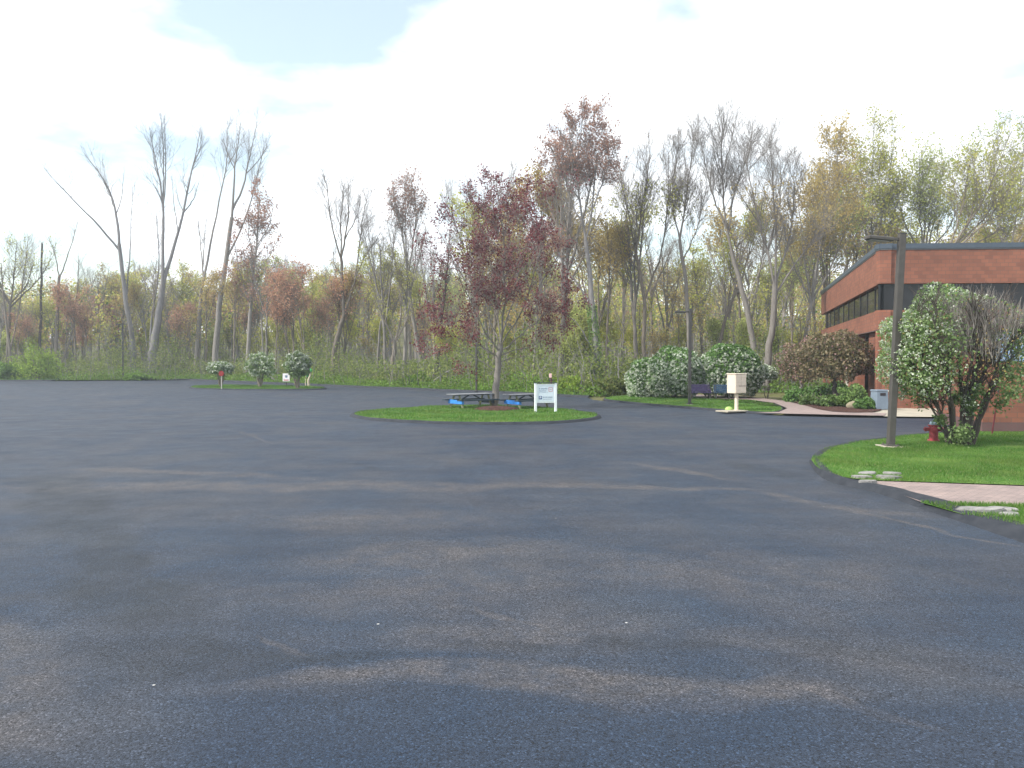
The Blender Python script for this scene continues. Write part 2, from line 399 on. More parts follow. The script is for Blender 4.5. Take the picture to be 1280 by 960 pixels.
def lawn(name, px, z=.11, bevel=True, side=None, wd=.3, smooth=2):
    p = [(G(a, b).x, G(a, b).y) for a, b in px]
    p = resample(chaikin(p, smooth), .35)
    s = 1 if area_sign(p) > 0 else -1
    if wd: kerb('kerb', p, M_KERB, wd * .8, .125, True, side=s)
    c = p.mean(0)
    q = p + (c - p) / np.linalg.norm(c - p, axis=1)[:, None] * (wd * .8 if wd else 0)
    sheet(name, q, z, M_LAWN); return q
isl_poly = lawn('island_lawn', [(432, 519.5), (452, 525), (520, 529.5), (600, 531.5), (690, 530.5), (742, 526), (757, 521.5), (735, 516), (680, 511), (610, 508), (545, 508.5), (500, 512), (455, 515)])
isl2_poly = lawn('island_lawn', [(232, 485.2), (250, 487), (320, 488), (385, 487.7), (414, 486.8), (400, 484.8), (340, 483), (280, 482.5), (245, 483.3)])
mid_px = [(742, 499.5), (790, 505), (850, 510.3), (905, 514.6), (950, 517.5), (972, 517.5), (984, 513), (968, 506), (935, 501.5), (890, 500), (845, 496), (790, 494.5)]
mid_poly = lawn('right_lawn', mid_px, wd=.22)
near_px = [(1013, 577), (1019, 588), (1036, 598), (1064, 604), (1085, 606), (1160, 608.5), (1290, 613), (1420, 618), (1500, 560), (1420, 542), (1300, 541), (1228, 541.5), (1150, 546), (1098, 552.5), (1056, 558.5), (1026, 566)]
# near lawn: kerb only on its lot side
pn = np.array([(G(a, b).x, G(a, b).y) for a, b in near_px])
pn_s = resample(chaikin(pn, 2), .25)
sheet('near_lawn', pn_s, .11, M_LAWN)
kl = [(G(a, b).x, G(a, b).y) for a, b in [(1230, 539.5), (1150, 544.5), (1098, 551), (1056, 556.5), (1024, 564.5), (1010, 574), (1014, 586), (1030, 600), (1062, 609), (1095, 615), (1145, 634), (1200, 653), (1290, 683), (1420, 735), (1560, 800)]]
kl = resample(chaikin(kl, 2, False), .25, False)
kerb('kerb', kl, M_KERB, np.interp(kl[:, 1], [12, 15, 19.5], [.62, .46, .24]), .135, False, side=1)
# apron of the brick path down to the lot
path_px = [(1082, 606), (1160, 608.8), (1290, 613.5), (1420, 618), (1450, 650), (1290, 638), (1180, 635.5), (1150, 633)]
sheet('paver_path', [(G(a, b).x, G(a, b).y) for a, b in path_px], .095, M_PAVE)
strip_px = [(1150, 634), (1180, 635.8), (1290, 638), (1450, 650), (1560, 754), (1420, 714), (1290, 671), (1200, 649)]
strip = np.array([(G(a, b).x, G(a, b).y) for a, b in strip_px]); sheet('front_lawn_strip', resample(strip, .3), .10, M_LAWN)
# mid path, building side pavement
sheet('paver_path', [(G(a, b).x, G(a, b).y) for a, b in [(858, 497.0), (880, 499.7), (935, 501.4), (968, 505.8), (984, 512.8), (974, 517.5), (944, 518.6), (985, 519.9), (1060, 521.6), (1105, 522.5), (1108, 519), (1040, 517), (1010, 510), (980, 503), (935, 497.5), (870, 495)]], .115, M_PAVE)
sheet('pavement', [(G(a, b).x, G(a, b).y) for a, b in [(1105, 522.6), (1228, 523.9), (1400, 527), (1400, 510), (1110, 511), (1085, 509), (1088, 517)]], .085, M_CONC)
p_ = [(G(a, b).x, G(a, b).y) for a, b in [(1006, 509), (1024, 515), (1050, 518.5), (1088, 518.8), (1104, 515), (1098, 511.5), (1080, 508), (1050, 503), (1010, 499), (985, 497), (985, 503)]]
sheet('mulch_bed', resample(chaikin(p_, 2), .3), .135, M_MULCH)

# ------------------------------------------------------------------ branch growing
def norm(v): return v / (np.linalg.norm(v, axis=-1, keepdims=True) + 1e-9)
def tubes(P, Rd, sides):
    B, n, _ = P.shape
    T = norm(np.gradient(P, axis=1)); ref = norm(rng.normal(size=(B, 1, 3)))
    U = norm(np.cross(T, np.broadcast_to(ref, T.shape))); W = np.cross(T, U)
    a = np.arange(sides) / sides * 2 * np.pi
    V = P[:, :, None] + Rd[:, :, None, None] * (np.cos(a)[:, None] * U[:, :, None] + np.sin(a)[:, None] * W[:, :, None])
    idx = np.arange(B * n * sides).reshape(B, n, sides)
    a_, b_ = idx[:, :-1], idx[:, 1:]
    Fq = np.stack([a_, np.roll(a_, -1, 2), np.roll(b_, -1, 2), b_], -1).reshape(-1, 4)
    return V.reshape(-1, 3), Fq
def poly_resample(pts, n, jit=0):
    pts = np.array(pts, float); d = np.r_[0, np.cumsum(np.linalg.norm(np.diff(pts, axis=0), axis=1))]
    t = np.linspace(0, d[-1], n)
    # smooth (monotone-ish) by blending linear samples
    q = np.stack([np.interp(t, d, pts[:, k]) for k in range(3)], -1)
    for _ in range(2): q[1:-1] = .25 * q[:-2] + .5 * q[1:-1] + .25 * q[2:]
    if jit: q[1:-1] += rng.normal(0, jit, (n - 2, 3))
    return q, d[-1]
def sprout(P, Rd, Ln, M, tr, lf, ang, up, n=7, wob=.16, rf=.55, tip=.006, lmin=.3, mode='side', tp=1.0, lmax=99):
    """M children on parents P; tr = range of t on the parent"""
    B = len(P); pr = Ln / Ln.sum(); k = rng.choice(B, M, p=pr)
    t = tr[0] + (tr[1] - tr[0]) * rng.random(M) ** tp
    f = t * (P.shape[1] - 1); i = np.minimum(f.astype(int), P.shape[1] - 2); u = (f - i)[:, None]
    p0 = P[k, i] * (1 - u) + P[k, i + 1] * u; tg = norm(P[k, i + 1] - P[k, i]); r = Rd[k, i] * (1 - u[:, 0]) + Rd[k, i + 1] * u[:, 0]
    side = norm(np.cross(tg, rng.normal(size=(M, 3))))
    A = R_(1) * (ang[0] + (ang[1] - ang[0]) * rng.random(M))[:, None]
    d = norm(tg * np.cos(A) + side * np.sin(A))
    l = np.clip(Ln[k] * lf * (1.15 - .75 * t) * (.6 + .7 * rng.random(M)), lmin, lmax)
    C = np.empty((M, n, 3)); C[:, 0] = p0
    for j in range(1, n):
        d = norm(d + rng.normal(0, wob, (M, 3)) + np.array([0, 0, up]) / (n - 1))
        C[:, j] = C[:, j - 1] + d * (l / (n - 1))[:, None]
    r0 = np.maximum(r * rf, tip * 1.2)[:, None]; s = np.linspace(0, 1, n)[None]
    return C, r0 * (1 - s) + tip * s, l
def leaf_quads(C, sz, asp=.7):
    n = len(C); u = norm(rng.normal(size=(n, 3))); v = norm(np.cross(u, rng.normal(size=(n, 3))))
    s = (sz * (.6 + .8 * rng.random(n)))[:, None]
    V = np.stack([C - u * s, C - v * s * asp, C + u * s, C + v * s * asp], 1).reshape(-1, 3)
    return V, np.arange(4 * n).reshape(n, 4)
def leaf_points(tw, per, spread, frac=1.0, tlo=.3):
    k = np.flatnonzero(rng.random(len(tw)) < frac); k = np.repeat(k, per)
    t = (tlo + (1 - tlo) * rng.random(len(k))) * (tw.shape[1] - 1); i = np.minimum(t.astype(int), tw.shape[1] - 2); u = (t - i)[:, None]
    return tw[k, i] * (1 - u) + tw[k, i + 1] * u + rng.normal(0, spread, (len(k), 3))
class Parts:
    def __init__(s): s.V = []; s.F = []; s.o = 0
    def add(s, V, Fq, mi=0, smooth=True): s.V.append(V); s.F.append((Fq + s.o, mi, smooth)); s.o += len(V)
    def mesh(s, name, mats): return mesh_np(name, np.concatenate(s.V), s.F, mats)

def tree_meshes(limbs, spec, bmat, lmats, origin):
    """limbs: list of (pts, r0, r1, tstart). Returns trunk mesh, crown mesh (origin-relative)."""
    n = 12; P = []; Rd = []; Ln = []; Ts = []
    for pts, r0, r1, ts in limbs:
        q, l = poly_resample(pts, n, spec.get('jit', .04)); P.append(q); Ln.append(l)
        s = np.linspace(0, 1, n); r = r0 * (1 - s) + r1 * s
        if ts is not None and len(P) == 1: r = r * (1 + .35 * np.exp(-s * 14))
        Rd.append(r); Ts.append(ts if ts is not None else 2)
    P = np.array(P) - np.array(origin); Rd = np.array(Rd); Ln = np.array(Ln); Ts = np.array(Ts)
    ok = Ts < 1.5
    tk = Parts(); tk.add(*tubes(P, Rd, 8))
    # level 1
    P0, R0, L0, T0 = P[ok], Rd[ok], Ln[ok], Ts[ok]
    # cut parents to their leafy part
    sub = np.stack([np.stack([np.interp(np.linspace(t, 1, n), np.linspace(0, 1, n), P0[i][:, k]) for k in range(3)], -1) for i, t in enumerate(T0)])
    subR = np.stack([np.interp(np.linspace(t, 1, n), np.linspace(0, 1, n), R0[i]) for i, t in enumerate(T0)]); L0 = L0 * (1 - T0)
    g = spec
    A, AR, AL = sprout(sub, subR, L0, g['n1'], (0, 1), g.get('lf1', .55), g.get('a1', (22, 50)), g.get('up1', .5), 9, g.get('wob', .10), .42, .009, g.get('l1min', .8), lmax=g.get('l1max', 9))
    tk.add(*tubes(A, AR, 5))
    allp = np.concatenate([poly_pad(sub, 9), A]); allr = np.concatenate([pad_r(subR, 9), AR]); alll = np.concatenate([L0 * .6, AL])
    Bp, BR, BL = sprout(allp, allr, alll, int(g['n2'] * (1 + g.get('nf', 1)) / 2), (.2, 1), g.get('lf2', .5), g.get('a2', (22, 55)), g.get('up2', .35), 6, .15, .42, g.get('tip2', .007), .5, lmax=g.get('l2max', 4))
    cr = Parts(); cr.add(*tubes(Bp, BR, 4))
    tw = Bp
    if g.get('n3'):
        Cp, CR, CL = sprout(Bp, BR, BL, int(g['n3'] * g.get('nf', 1)), (.15, 1), g.get('lf3', .5), g.get('a3', (20, 55)), g.get('up3', .3), 4, .16, .5, g.get('tip3', .004), .25, lmax=g.get('l3max', 1.8))
        cr.add(*tubes(Cp, CR, 3)); tw = np.concatenate([Cp, poly_pad(Bp, 4)])
    for j, lf in enumerate(g.get('leaves', [])):
        pts = leaf_points(tw, lf['per'], lf['spread'], lf.get('frac', 1))
        if 'keep' in lf: pts = pts[lf['keep'](pts)]
        V, Fq = leaf_quads(pts, lf['size'], lf.get('asp', .7)); cr.add(V, Fq, 1 + j, False)
    return tk.mesh('trunk', [bmat]), cr.mesh('crown', [bmat] + lmats)
def poly_pad(P, n):
    m = P.shape[1]; f = np.linspace(0, m - 1, n); i = np.minimum(f.astype(int), m - 2); u = (f - i)[None, :, None]
    return P[:, i] * (1 - u) + P[:, i + 1] * u
def pad_r(Rr, n):
    m = Rr.shape[1]; f = np.linspace(0, m - 1, n); i = np.minimum(f.astype(int), m - 2); u = (f - i)[None]
    return Rr[:, i] * (1 - u) + Rr[:, i + 1] * u
def place_tree(name, label, cat, meshes, loc, rz=0, sc=1, group=None):
    t = thing(name, label, cat, loc, rz, group); t.scale = (sc, sc, sc) if isinstance(sc, (int, float)) else sc
    for nm, me in zip(('trunk', 'crown'), meshes): link(nm, me, t)
    return t
def dup(root, loc, rz, sc, label=None):
    r = root.copy(); COL.objects.link(r); r.location = loc; r.rotation_euler = (0, 0, rz); r.scale = sc if not isinstance(sc, (int, float)) else (sc,) * 3
    if label: r['label'] = label
    for ch in list(root.children):
        c = ch.copy(); COL.objects.link(c); c.parent = r
    return r

B_GREY = bark('grey_bark', (.14, .128, .118), (.28, .26, .24))
B_PALE = bark('pale_bark', (.13, .125, .125), (.27, .26, .26))
B_BROWN = bark('brown_bark', (.12, .105, .09), (.25, .215, .18))
B_DARK = bark('dark_bark', (.045, .038, .033), (.10, .085, .075))
L_YG = leafmat('yellow_green_leaf', [(0, (.30, .33, .05)), (.5, (.44, .46, .10)), (1, (.56, .52, .18))], .6)
L_OL = leafmat('olive_leaf', [(0, (.33, .26, .08)), (.5, (.46, .36, .13)), (1, (.56, .44, .20))], .6)
L_RU = leafmat('rusty_bud', [(0, (.36, .18, .12)), (.5, (.48, .26, .17)), (1, (.54, .36, .24))], .5)
L_RB = leafmat('red_brown_bud', [(0, (.26, .14, .11)), (.5, (.35, .20, .15)), (1, (.42, .28, .20))], .5)
L_CR = leafmat('crimson_leaf', [(0, (.09, .024, .034)), (.5, (.17, .045, .058)), (.85, (.24, .08, .08)), (1, (.30, .15, .13))], .4, .5)
L_GR = leafmat('green_leaf', [(0, (.07, .13, .03)), (.5, (.12, .20, .05)), (1, (.19, .28, .09))], .35, .5)
L_BG = leafmat('bright_green_leaf', [(0, (.09, .17, .02)), (.5, (.14, .25, .035)), (1, (.20, .32, .06))], .45, .6)
L_DG = leafmat('dark_green_leaf', [(0, (.06, .13, .03)), (.5, (.10, .20, .045)), (1, (.15, .27, .07))], .25, .5)
L_PK = leafmat('dusky_leaf', [(0, (.10, .10, .045)), (.5, (.17, .15, .075)), (1, (.28, .21, .14))], .3, .5)
L_UG = leafmat('undergrowth_leaf', [(0, (.12, .17, .04)), (.5, (.20, .26, .065)), (1, (.30, .33, .11))], .55)
L_YB = leafmat('spring_bush_leaf', [(0, (.16, .25, .03)), (.5, (.25, .36, .05)), (1, (.34, .44, .09))], .5, .6)
L_VB = leafmat('pale_shrub_leaf', [(0, (.10, .17, .05)), (.5, (.17, .26, .09)), (1, (.27, .35, .16))], .4, .5)
L_PB = leafmat('pink_blossom', [(0, (.30, .17, .17)), (1, (.52, .34, .33))], .3, .5)
L_WH = leafmat('white_blossom', [(0, (.28, .34, .22)), (.5, (.42, .48, .38)), (1, (.60, .62, .55))], .3, .6)
L_LG = leafmat('pale_new_leaf', [(0, (.33, .39, .11)), (1, (.50, .54, .20))], .6, .6)

# ------------------------------------------------------------------ trees drawn one by one
import zlib
def hero(name, label, Y, base, limbs, spec, bmat=B_GREY, lmats=(), cat='tree', group=None, depth=.25):
    global rng
    rng = np.random.default_rng(zlib.crc32(label.encode()))
    """limbs: [(pixel polyline, r0px, r1px, tstart or None)]. The limbs get real depth: each swings towards or away from us."""
    o = AT(base[0], base[1], Y); o.z = 0 if Y < 112 else 0
    hz = float(hill_z(np.array(o.x), np.array(o.y))); o.z = max(hz, 0)
    px = Y / F; L3 = []
    for i, (pl, r0, r1, ts) in enumerate(limbs):
        a = rng.uniform(-1, 1) * depth; pts = []
        for (x, y) in pl:
            p = AT(x, y, Y); 
            up_ = max(0, p.z - o.z); off = a * max(0, math.hypot(pl[-1][0] - pl[0][0], pl[-1][1] - pl[0][1]) * px) * (math.hypot(x - pl[0][0], y - pl[0][1]) / max(1, math.hypot(pl[-1][0] - pl[0][0], pl[-1][1] - pl[0][1])))
            if i == 0: off *= .3
            pts.append((p.x, p.y + off, p.z))
        if i == 0: pts[0] = (pts[0][0], Y, o.z - .15)
        L3.append((pts, r0 * px * (.74 if i == 0 else .55), r1 * px * (.62 if i == 0 else .5), ts))
    # snap limb roots onto the nearest point of earlier limbs
    for i in range(1, len(L3)):
        q = np.array(L3[i][0][0]); best = None
        for j in range(i):
            pj, _ = poly_resample(L3[j][0], 40); d = np.hypot(pj[:, 0] - q[0], pj[:, 2] - q[2]); k = d.argmin()
            if best is None or d[k] < best[0]: best = (d[k], pj[k])
        if best[0] < 2.5 * px * 6:
            dy = best[1][1] - q[1]; L3[i] = ([(a, b + dy, c) for a, b, c in L3[i][0]],) + L3[i][1:]
            L3[i][0][0] = tuple(best[1])
    me = tree_meshes(L3, spec, bmat, list(lmats), o)
    return place_tree(name, label, cat, me, o, group=group)

bare = dict(n1=46, n2=420, n3=1500, lf1=.55, lf2=.6, lf3=.6, up1=.7, up2=.5, a1=(15, 42), a2=(18, 48), a3=(15, 50), nf=1.15, l1min=1.2, l1max=6, l2max=3.0, l3max=1.6, tip2=.007, tip3=.0045)
def sp(base=bare, **k): d = dict(base); d.update(k); return d

hero('tree', 'pale trunked bare tree with one long limb reaching far left, beside the left lamp', 120, (165, 473),
     [([(165, 473), (168, 430), (158, 385), (153, 340), (149, 305)], 5, 3.6, None),
      ([(149, 305), (143, 262), (133, 235), (113, 207), (97, 188)], 3.2, .6, .35),
      ([(151, 312), (126, 282), (102, 256), (67, 215)], 2.6, .5, .55),
      ([(143, 265), (149, 245), (150, 214)], 1.2, .4, .5), ([(160, 380), (158, 300), (155, 228)], 2, .5, .6)],
     sp(n1=22, n2=130, n3=380), B_PALE)
hero('tree', 'tallest bare tree on the left, twin stems rising from one pale trunk', 119, (188, 473),
     [([(188, 473), (190, 440), (196, 400), (201, 356)], 8, 5.5, None),
      ([(201, 358), (198, 300), (196, 250), (188, 215), (178, 180), (171, 148)], 4.2, .6, .45),
      ([(202, 358), (212, 292), (218, 262), (220, 215), (225, 190), (228, 142)], 4.4, .6, .4),
      ([(196, 248), (199, 200), (199, 140)], 1.8, .4, .2), ([(197, 260), (203, 215), (207, 145)], 1.8, .4, .3),
      ([(218, 262), (230, 245), (238, 220)], 1.6, .4, .5), ([(214, 285), (211, 250), (211, 218)], 1.2, .4, .6), ([(192, 225), (184, 195), (186, 160)], 1.3, .4, .3),
      ([(223, 200), (236, 175), (240, 148)], 1.1, .4, .3), ([(178, 470), (182, 400), (191, 340), (186, 300), (180, 255)], 3.2, .5, .5)],
     sp(n1=50, n2=380, n3=900), B_PALE)
hero('tree', 'slender bare tree forking low, between the twin stemmed tree and the leaning bare tree', 121, (243, 473),
     [([(243, 473), (247, 420), (252, 360)], 4, 3.2, None), ([(252, 362), (258, 315), (266, 262), (270, 230), (277, 200), (273, 150)], 3, .5, .6),
      ([(250, 350), (247, 310), (240, 272)], 1.8, .5, .4), ([(252, 350), (253, 310), (256, 271)], 1.8, .5, .4), ([(276, 200), (286, 185), (288, 160)], 1.2, .4, .4)],
     sp(n1=24, n2=150, n3=500))
hero('tree', 'leaning bare tree with a fan of high branches over the left island', 118, (268, 474),
     [([(268, 474), (270, 430), (274, 380), (283, 325), (290, 272)], 5.5, 3.8, None), ([(290, 274), (293, 235), (296, 205), (303, 160)], 3, .5, .3),
      ([(291, 262), (303, 235), (308, 200), (316, 150)], 2.6, .4, .3), ([(284, 322), (300, 290), (312, 262), (322, 215), (330, 180)], 2.4, .4, .5),
      ([(293, 215), (286, 190), (282, 170)], 1.2, .3, .3), ([(306, 215), (326, 195), (337, 170)], 1.2, .3, .3)],
     sp(n1=44, n2=320, n3=1000))
hero('tree', 'bare tree with rusty buds beside the leaning bare tree on the left', 112, (310, 476),
     [([(308, 476), (310, 430), (313, 380), (317, 320), (322, 250)], 4, .9, .4), ([(314, 370), (330, 330), (345, 300)], 2, .5, .3),
      ([(313, 385), (300, 340), (296, 300)], 2, .5, .3), ([(318, 330), (306, 290), (306, 262)], 1.5, .5, .2), ([(319, 310), (335, 280), (338, 255)], 1.4, .4, .2)],
     sp(n1=40, n2=380, n3=1200, lf1=.4, a1=(25, 60), l1max=4, leaves=[dict(per=2, size=.13, spread=.22)]), B_GREY, [L_RB])
hero('tree', 'forked bare tree with dense upright branches standing alone behind the lot', 96, (414, 479),
     [([(414, 479), (417, 445), (424, 415), (432, 390)], 5, 4.2, None), ([(430, 395), (428, 355), (426, 322)], 4.2, 3.2, None),
      ([(426, 324), (417, 290), (412, 230)], 2, .5, .2), ([(427, 322), (424, 280), (426, 228)], 2, .5, .2), ([(428, 322), (436, 285), (440, 232)], 2.2, .5, .2),
      ([(433, 392), (444, 350), (452, 325), (464, 308), (475, 290)], 3, .5, .55), ([(444, 350), (449, 300), (452, 262), (458, 235)], 2.2, .5, .3),
      ([(427, 345), (418, 332), (417, 315)], 1.3, .4, .4), ([(438, 300), (448, 268), (450, 240)], 1.4, .4, .3)],
     sp(n1=70, n2=700, n3=1600, l1max=4.5), B_BROWN)
hero('tree', 'tall narrow tree with pale brown buds left of the dark red maple', 92, (530, 482),
     [([(532, 482), (524, 440), (516, 395), (511, 345)], 4, 3, None), ([(511, 347), (506, 300), (499, 270), (494, 238)], 2.4, .5, .3),
      ([(512, 345), (519, 305), (524, 262), (518, 232)], 2.2, .5, .3), ([(509, 330), (508, 280), (508, 228)], 2, .4, .3)],
     sp(n1=60, n2=600, n3=1500, l1max=3, leaves=[dict(per=1, size=.10, spread=.2)]), B_GREY, [L_RB])
hero('tree', 'short forked dark trunk near the wood edge, left of the narrow budding tree', 90, (491, 484),
     [([(490, 484), (491, 455), (494, 428)], 4.5, 3.6, None), ([(494, 430), (482, 400), (470, 375)], 2.4, .6, .3), ([(494, 428), (502, 395), (500, 350), (497, 330)], 2.8, .6, .3),
      ([(495, 430), (508, 405), (516, 380)], 2, .5, .3)], sp(n1=30, n2=300, n3=500, leaves=[dict(per=1, size=.09, spread=.3)]), B_BROWN, [L_YG])
hero('tree', 'thin dark leaning trunk at the wood edge just left of the dark red maple', 86, (545, 486),
     [([(543, 486), (548, 440), (556, 370), (561, 320), (563, 295)], 4, .6, .5)], sp(n1=10, n2=80, n3=200), B_DARK)
hero('tree', 'spreading bare tree showing behind the left side of the dark red maple', 95, (612, 480),
     [([(600, 484), (598, 430), (592, 360)], 5, 4, None), ([(592, 362), (580, 310), (566, 270), (560, 238)], 2.6, .5, .2), ([(592, 360), (596, 300), (588, 250), (585, 228)], 2.6, .5, .2),
      ([(593, 365), (612, 300), (630, 250), (640, 205)], 2.6, .5, .2), ([(594, 370), (570, 330), (556, 310)], 2, .4, .2)],
     sp(n1=90, n2=900, n3=1700, l1max=5, lf1=.5), B_GREY)
hero('tree', 'tree with tan olive buds rising behind the right side of the dark red maple', 84, (676, 484),
     [([(674, 489), (674, 430), (676, 360), (680, 300)], 4, 2.4, .7), ([(680, 302), (676, 250), (672, 218)], 2, .4, .1), ([(680, 305), (695, 260), (700, 225)], 2, .4, .1),
      ([(678, 330), (655, 280), (650, 240)], 2, .4, .2), ([(677, 350), (705, 310), (712, 270)], 2, .4, .2)],
     sp(n1=70, n2=700, n3=1700, l1max=4.5, leaves=[dict(per=3, size=.12, spread=.28)]), B_GREY, [L_OL])
tall = hero('tree', 'tallest tree near the middle, bare straight trunk under a red brown budding crown', 72, (747, 491),
     [([(748, 491), (745, 440), (740, 370), (735, 325), (732, 300)], 5.5, 4.2, None), ([(732, 302), (727, 262), (722, 225), (724, 180), (731, 138)], 3, .5, .25),
      ([(733, 300), (742, 262), (745, 220), (752, 175), (756, 150)], 2.4, .4, .25), ([(730, 285), (712, 245), (705, 205), (700, 160)], 2.2, .4, .25),
      ([(725, 250), (700, 215), (686, 180)], 1.8, .4, .3), ([(742, 260), (758, 215), (770, 175)], 1.7, .4, .3), ([(724, 225), (716, 180), (716, 150)], 1.6, .4, .2),
      ([(741, 385), (718, 350), (700, 325), (690, 292)], 2.2, .5, .5), ([(745, 440), (720, 400), (690, 380)], 2, .4, .6)],
     sp(n1=90, n2=1100, n3=3400, l1min=1.5, l1max=3.2, a1=(30, 65), leaves=[dict(per=2, size=.09, spread=.16)]), B_PALE, [L_RB])
# ivy on its trunk
ivp = []
for k in range(1500):
    t = random.random(); z = .2 + t * 7.5; a = random.random() * 6.28; bx = AT(748 - (z / 7.7) * 9, 491, 72)
    ivp.append((bx.x + math.cos(a) * (.42 + .3 * random.random() * (1 - t)) - tall.location.x, bx.y + math.sin(a) * .5 - tall.location.y, z))
V_, F_ = leaf_quads(np.array(ivp), .09); link('ivy', mesh_np('ivy', V_, [(F_, 0, False)], [L_GR]), tall)

hero('tree', 'pair of bare stems with yellow green leaves right of the tall red brown tree', 78, (812, 486),
     [([(808, 490), (804, 440), (806, 380), (795, 320)], 4, 3, None), ([(796, 322), (786, 270), (776, 220), (774, 196)], 2.4, .4, .2), ([(796, 320), (800, 260), (808, 210), (806, 190)], 2.4, .4, .2),
      ([(806, 375), (825, 320), (830, 260), (828, 200)], 2.6, .4, .35), ([(800, 340), (775, 300), (765, 262)], 2, .4, .2)],
     sp(n1=90, n2=1000, n3=2400, l1max=4, leaves=[dict(per=2, size=.10, spread=.25, frac=.6, keep=lambda p: p[:, 2] < 17 + 3 * rng.random(len(p)))]), B_BROWN, [L_YG])
hero('tree', 'straight grey trunk behind the middle lamp with a narrow crown of bare twigs', 76, (858, 488),
     [([(862, 490), (861, 430), (857, 360), (848, 300)], 4.5, 3, None), ([(849, 302), (855, 250), (860, 205), (862, 172)], 2.4, .4, .1), ([(849, 300), (838, 250), (842, 205), (848, 180)], 2, .4, .1),
      ([(852, 330), (870, 285), (880, 230)], 1.8, .4, .2)],
     sp(n1=80, n2=1000, n3=2600, l1max=3.2), B_GREY)
hero('tree', 'tallest bare tree right of the middle lamp, leaning trunk with a pointed crown', 74, (944, 486),
     [([(946, 492), (943, 445), (935, 400), (922, 355), (911, 315)], 6, 4, None), ([(911, 317), (902, 280), (897, 225), (896, 175), (898, 148)], 3, .5, .2),
      ([(908, 300), (912, 250), (928, 205), (938, 175)], 2.4, .4, .2), ([(905, 290), (886, 250), (876, 210), (870, 180)], 2.2, .4, .2),
      ([(897, 225), (905, 190), (910, 160)], 1.5, .4, .2), ([(897, 230), (884, 195), (882, 170)], 1.5, .4, .2), ([(930, 380), (950, 330), (965, 290)], 2, .4, .4)],
     sp(n1=110, n2=1300, n3=3400, l1max=3.6), B_GREY)
hero('tree', 'thick grey trunk behind the small white flowering tree, broad fan of bare branches', 70, (958, 490),
     [([(957, 494), (960, 450), (966, 400), (968, 355)], 7, 5.2, None), ([(968, 357), (956, 300), (940, 250), (932, 200), (928, 175)], 3, .4, .2), ([(968, 355), (970, 290), (965, 230), (962, 170)], 3, .4, .2),
      ([(969, 358), (990, 300), (1000, 250), (1002, 200)], 3, .4, .2), ([(969, 370), (1000, 325), (1030, 290), (1050, 262)], 2.4, .4, .3), ([(960, 315), (980, 250), (985, 190)], 2.2, .4, .2),
      ([(950, 280), (925, 250), (912, 230)], 1.8, .4, .2)],
     sp(n1=130, n2=1500, n3=3600, l1max=3.6, leaves=[dict(per=1, size=.09, spread=.2, frac=.5, keep=lambda p: p[:, 2] < 18)]), B_GREY, [L_OL])
hero('tree', 'slanting brown tree forking among thin stems, just left of the tall pointed bare tree', 80, (905, 484),
     [([(890, 489), (896, 440), (906, 395), (925, 350)], 3.6, 2.6, None), ([(925, 352), (940, 300), (950, 262)], 2, .4, .3), ([(908, 392), (912, 350), (908, 310)], 1.8, .4, .3)],
     sp(n1=40, n2=450, n3=900, leaves=[dict(per=2, size=.09, spread=.25)]), B_BROWN, [L_YG])
def crown_tree(label, Y, bx, fork, tips, lm, dens=1.0, bm=B_GREY, per=4, size=.12, r=4):
    limbs = [([(bx, 492), ((bx * 2 + fork[0]) / 3, 430), fork], r, r * .6, None)]
    for i, t in enumerate(tips):
        mid = (fork[0] * .45 + t[0] * .55 + (t[0] - fork[0]) * .12, fork[1] * .5 + t[1] * .5 + 4)
        limbs.append(([fork if i % 2 == 0 else (fork[0], fork[1] + 6), mid, t], r * .5, .4, .2))
    return hero('tree', label, Y, (bx, 490), limbs, sp(n1=int(110 * dens), n2=int(1100 * dens), n3=int(2600 * dens), l1max=4.2, a1=(25, 60), lf1=.5, up1=.5,
                leaves=[dict(per=per, size=size * .92, spread=.28, frac=.52)]), bm, [lm])
crown_tree('olive leaved tree filling the gap left of the brick building, bending grey trunk', 82, 1000, (1016, 376), [(985, 270), (1000, 220), (1025, 185), (1045, 215), (1060, 250), (1030, 250)], L_OL, 1.0, r=5)
crown_tree('tall tree with yellow green leaves above the building corner', 88, 1085, (1092, 330), [(1060, 240), (1075, 185), (1095, 160), (1112, 175), (1125, 225), (1090, 210)], L_YG, 1.1, per=3)
crown_tree('golden olive tree just left of the tall yellow green tree above the roof', 96, 1056, (1060, 320), [(1030, 210), (1048, 180), (1070, 200), (1085, 240), (1040, 240)], L_OL, 1.0, per=4)
crown_tree('round crowned pale green tree above the middle of the flat roof', 90, 1150, (1152, 322), [(1118, 235), (1138, 195), (1165, 178), (1190, 190), (1200, 240), (1160, 220)], L_LG, 1.0, per=3)
crown_tree('tree with dark slanting limbs above the right of the flat roof', 84, 1170, (1182, 318), [(1215, 265), (1250, 225), (1280, 200), (1205, 200), (1240, 175), (1290, 250)], L_YG, 1.1, B_BROWN, per=2, r=5)
crown_tree('pale green tree at the right edge of the photo behind the building', 92, 1262, (1262, 320), [(1225, 185), (1245, 160), (1275, 165), (1300, 190), (1310, 230), (1255, 230)], L_LG, 1.1, per=3)
for lab, Y, bx, fork, tips in [
    ('leaning bare tree at the far left edge of the photo with green buds', 118, 10, (14, 380), [(3, 330), (20, 300), (45, 330), (60, 310), (-15, 300)]),]:
    crown_tree(lab, Y, bx, fork, tips, L_YG, .6, B_BROWN, per=1)
hero('dead_tree', 'straight broken dead trunk without branches near the left edge', 119, (48, 473), [([(48, 473), (48, 400), (47, 340), (46, 303)], 2.6, 1.8, .9)], sp(n1=3, n2=6, n3=8), B_DARK)
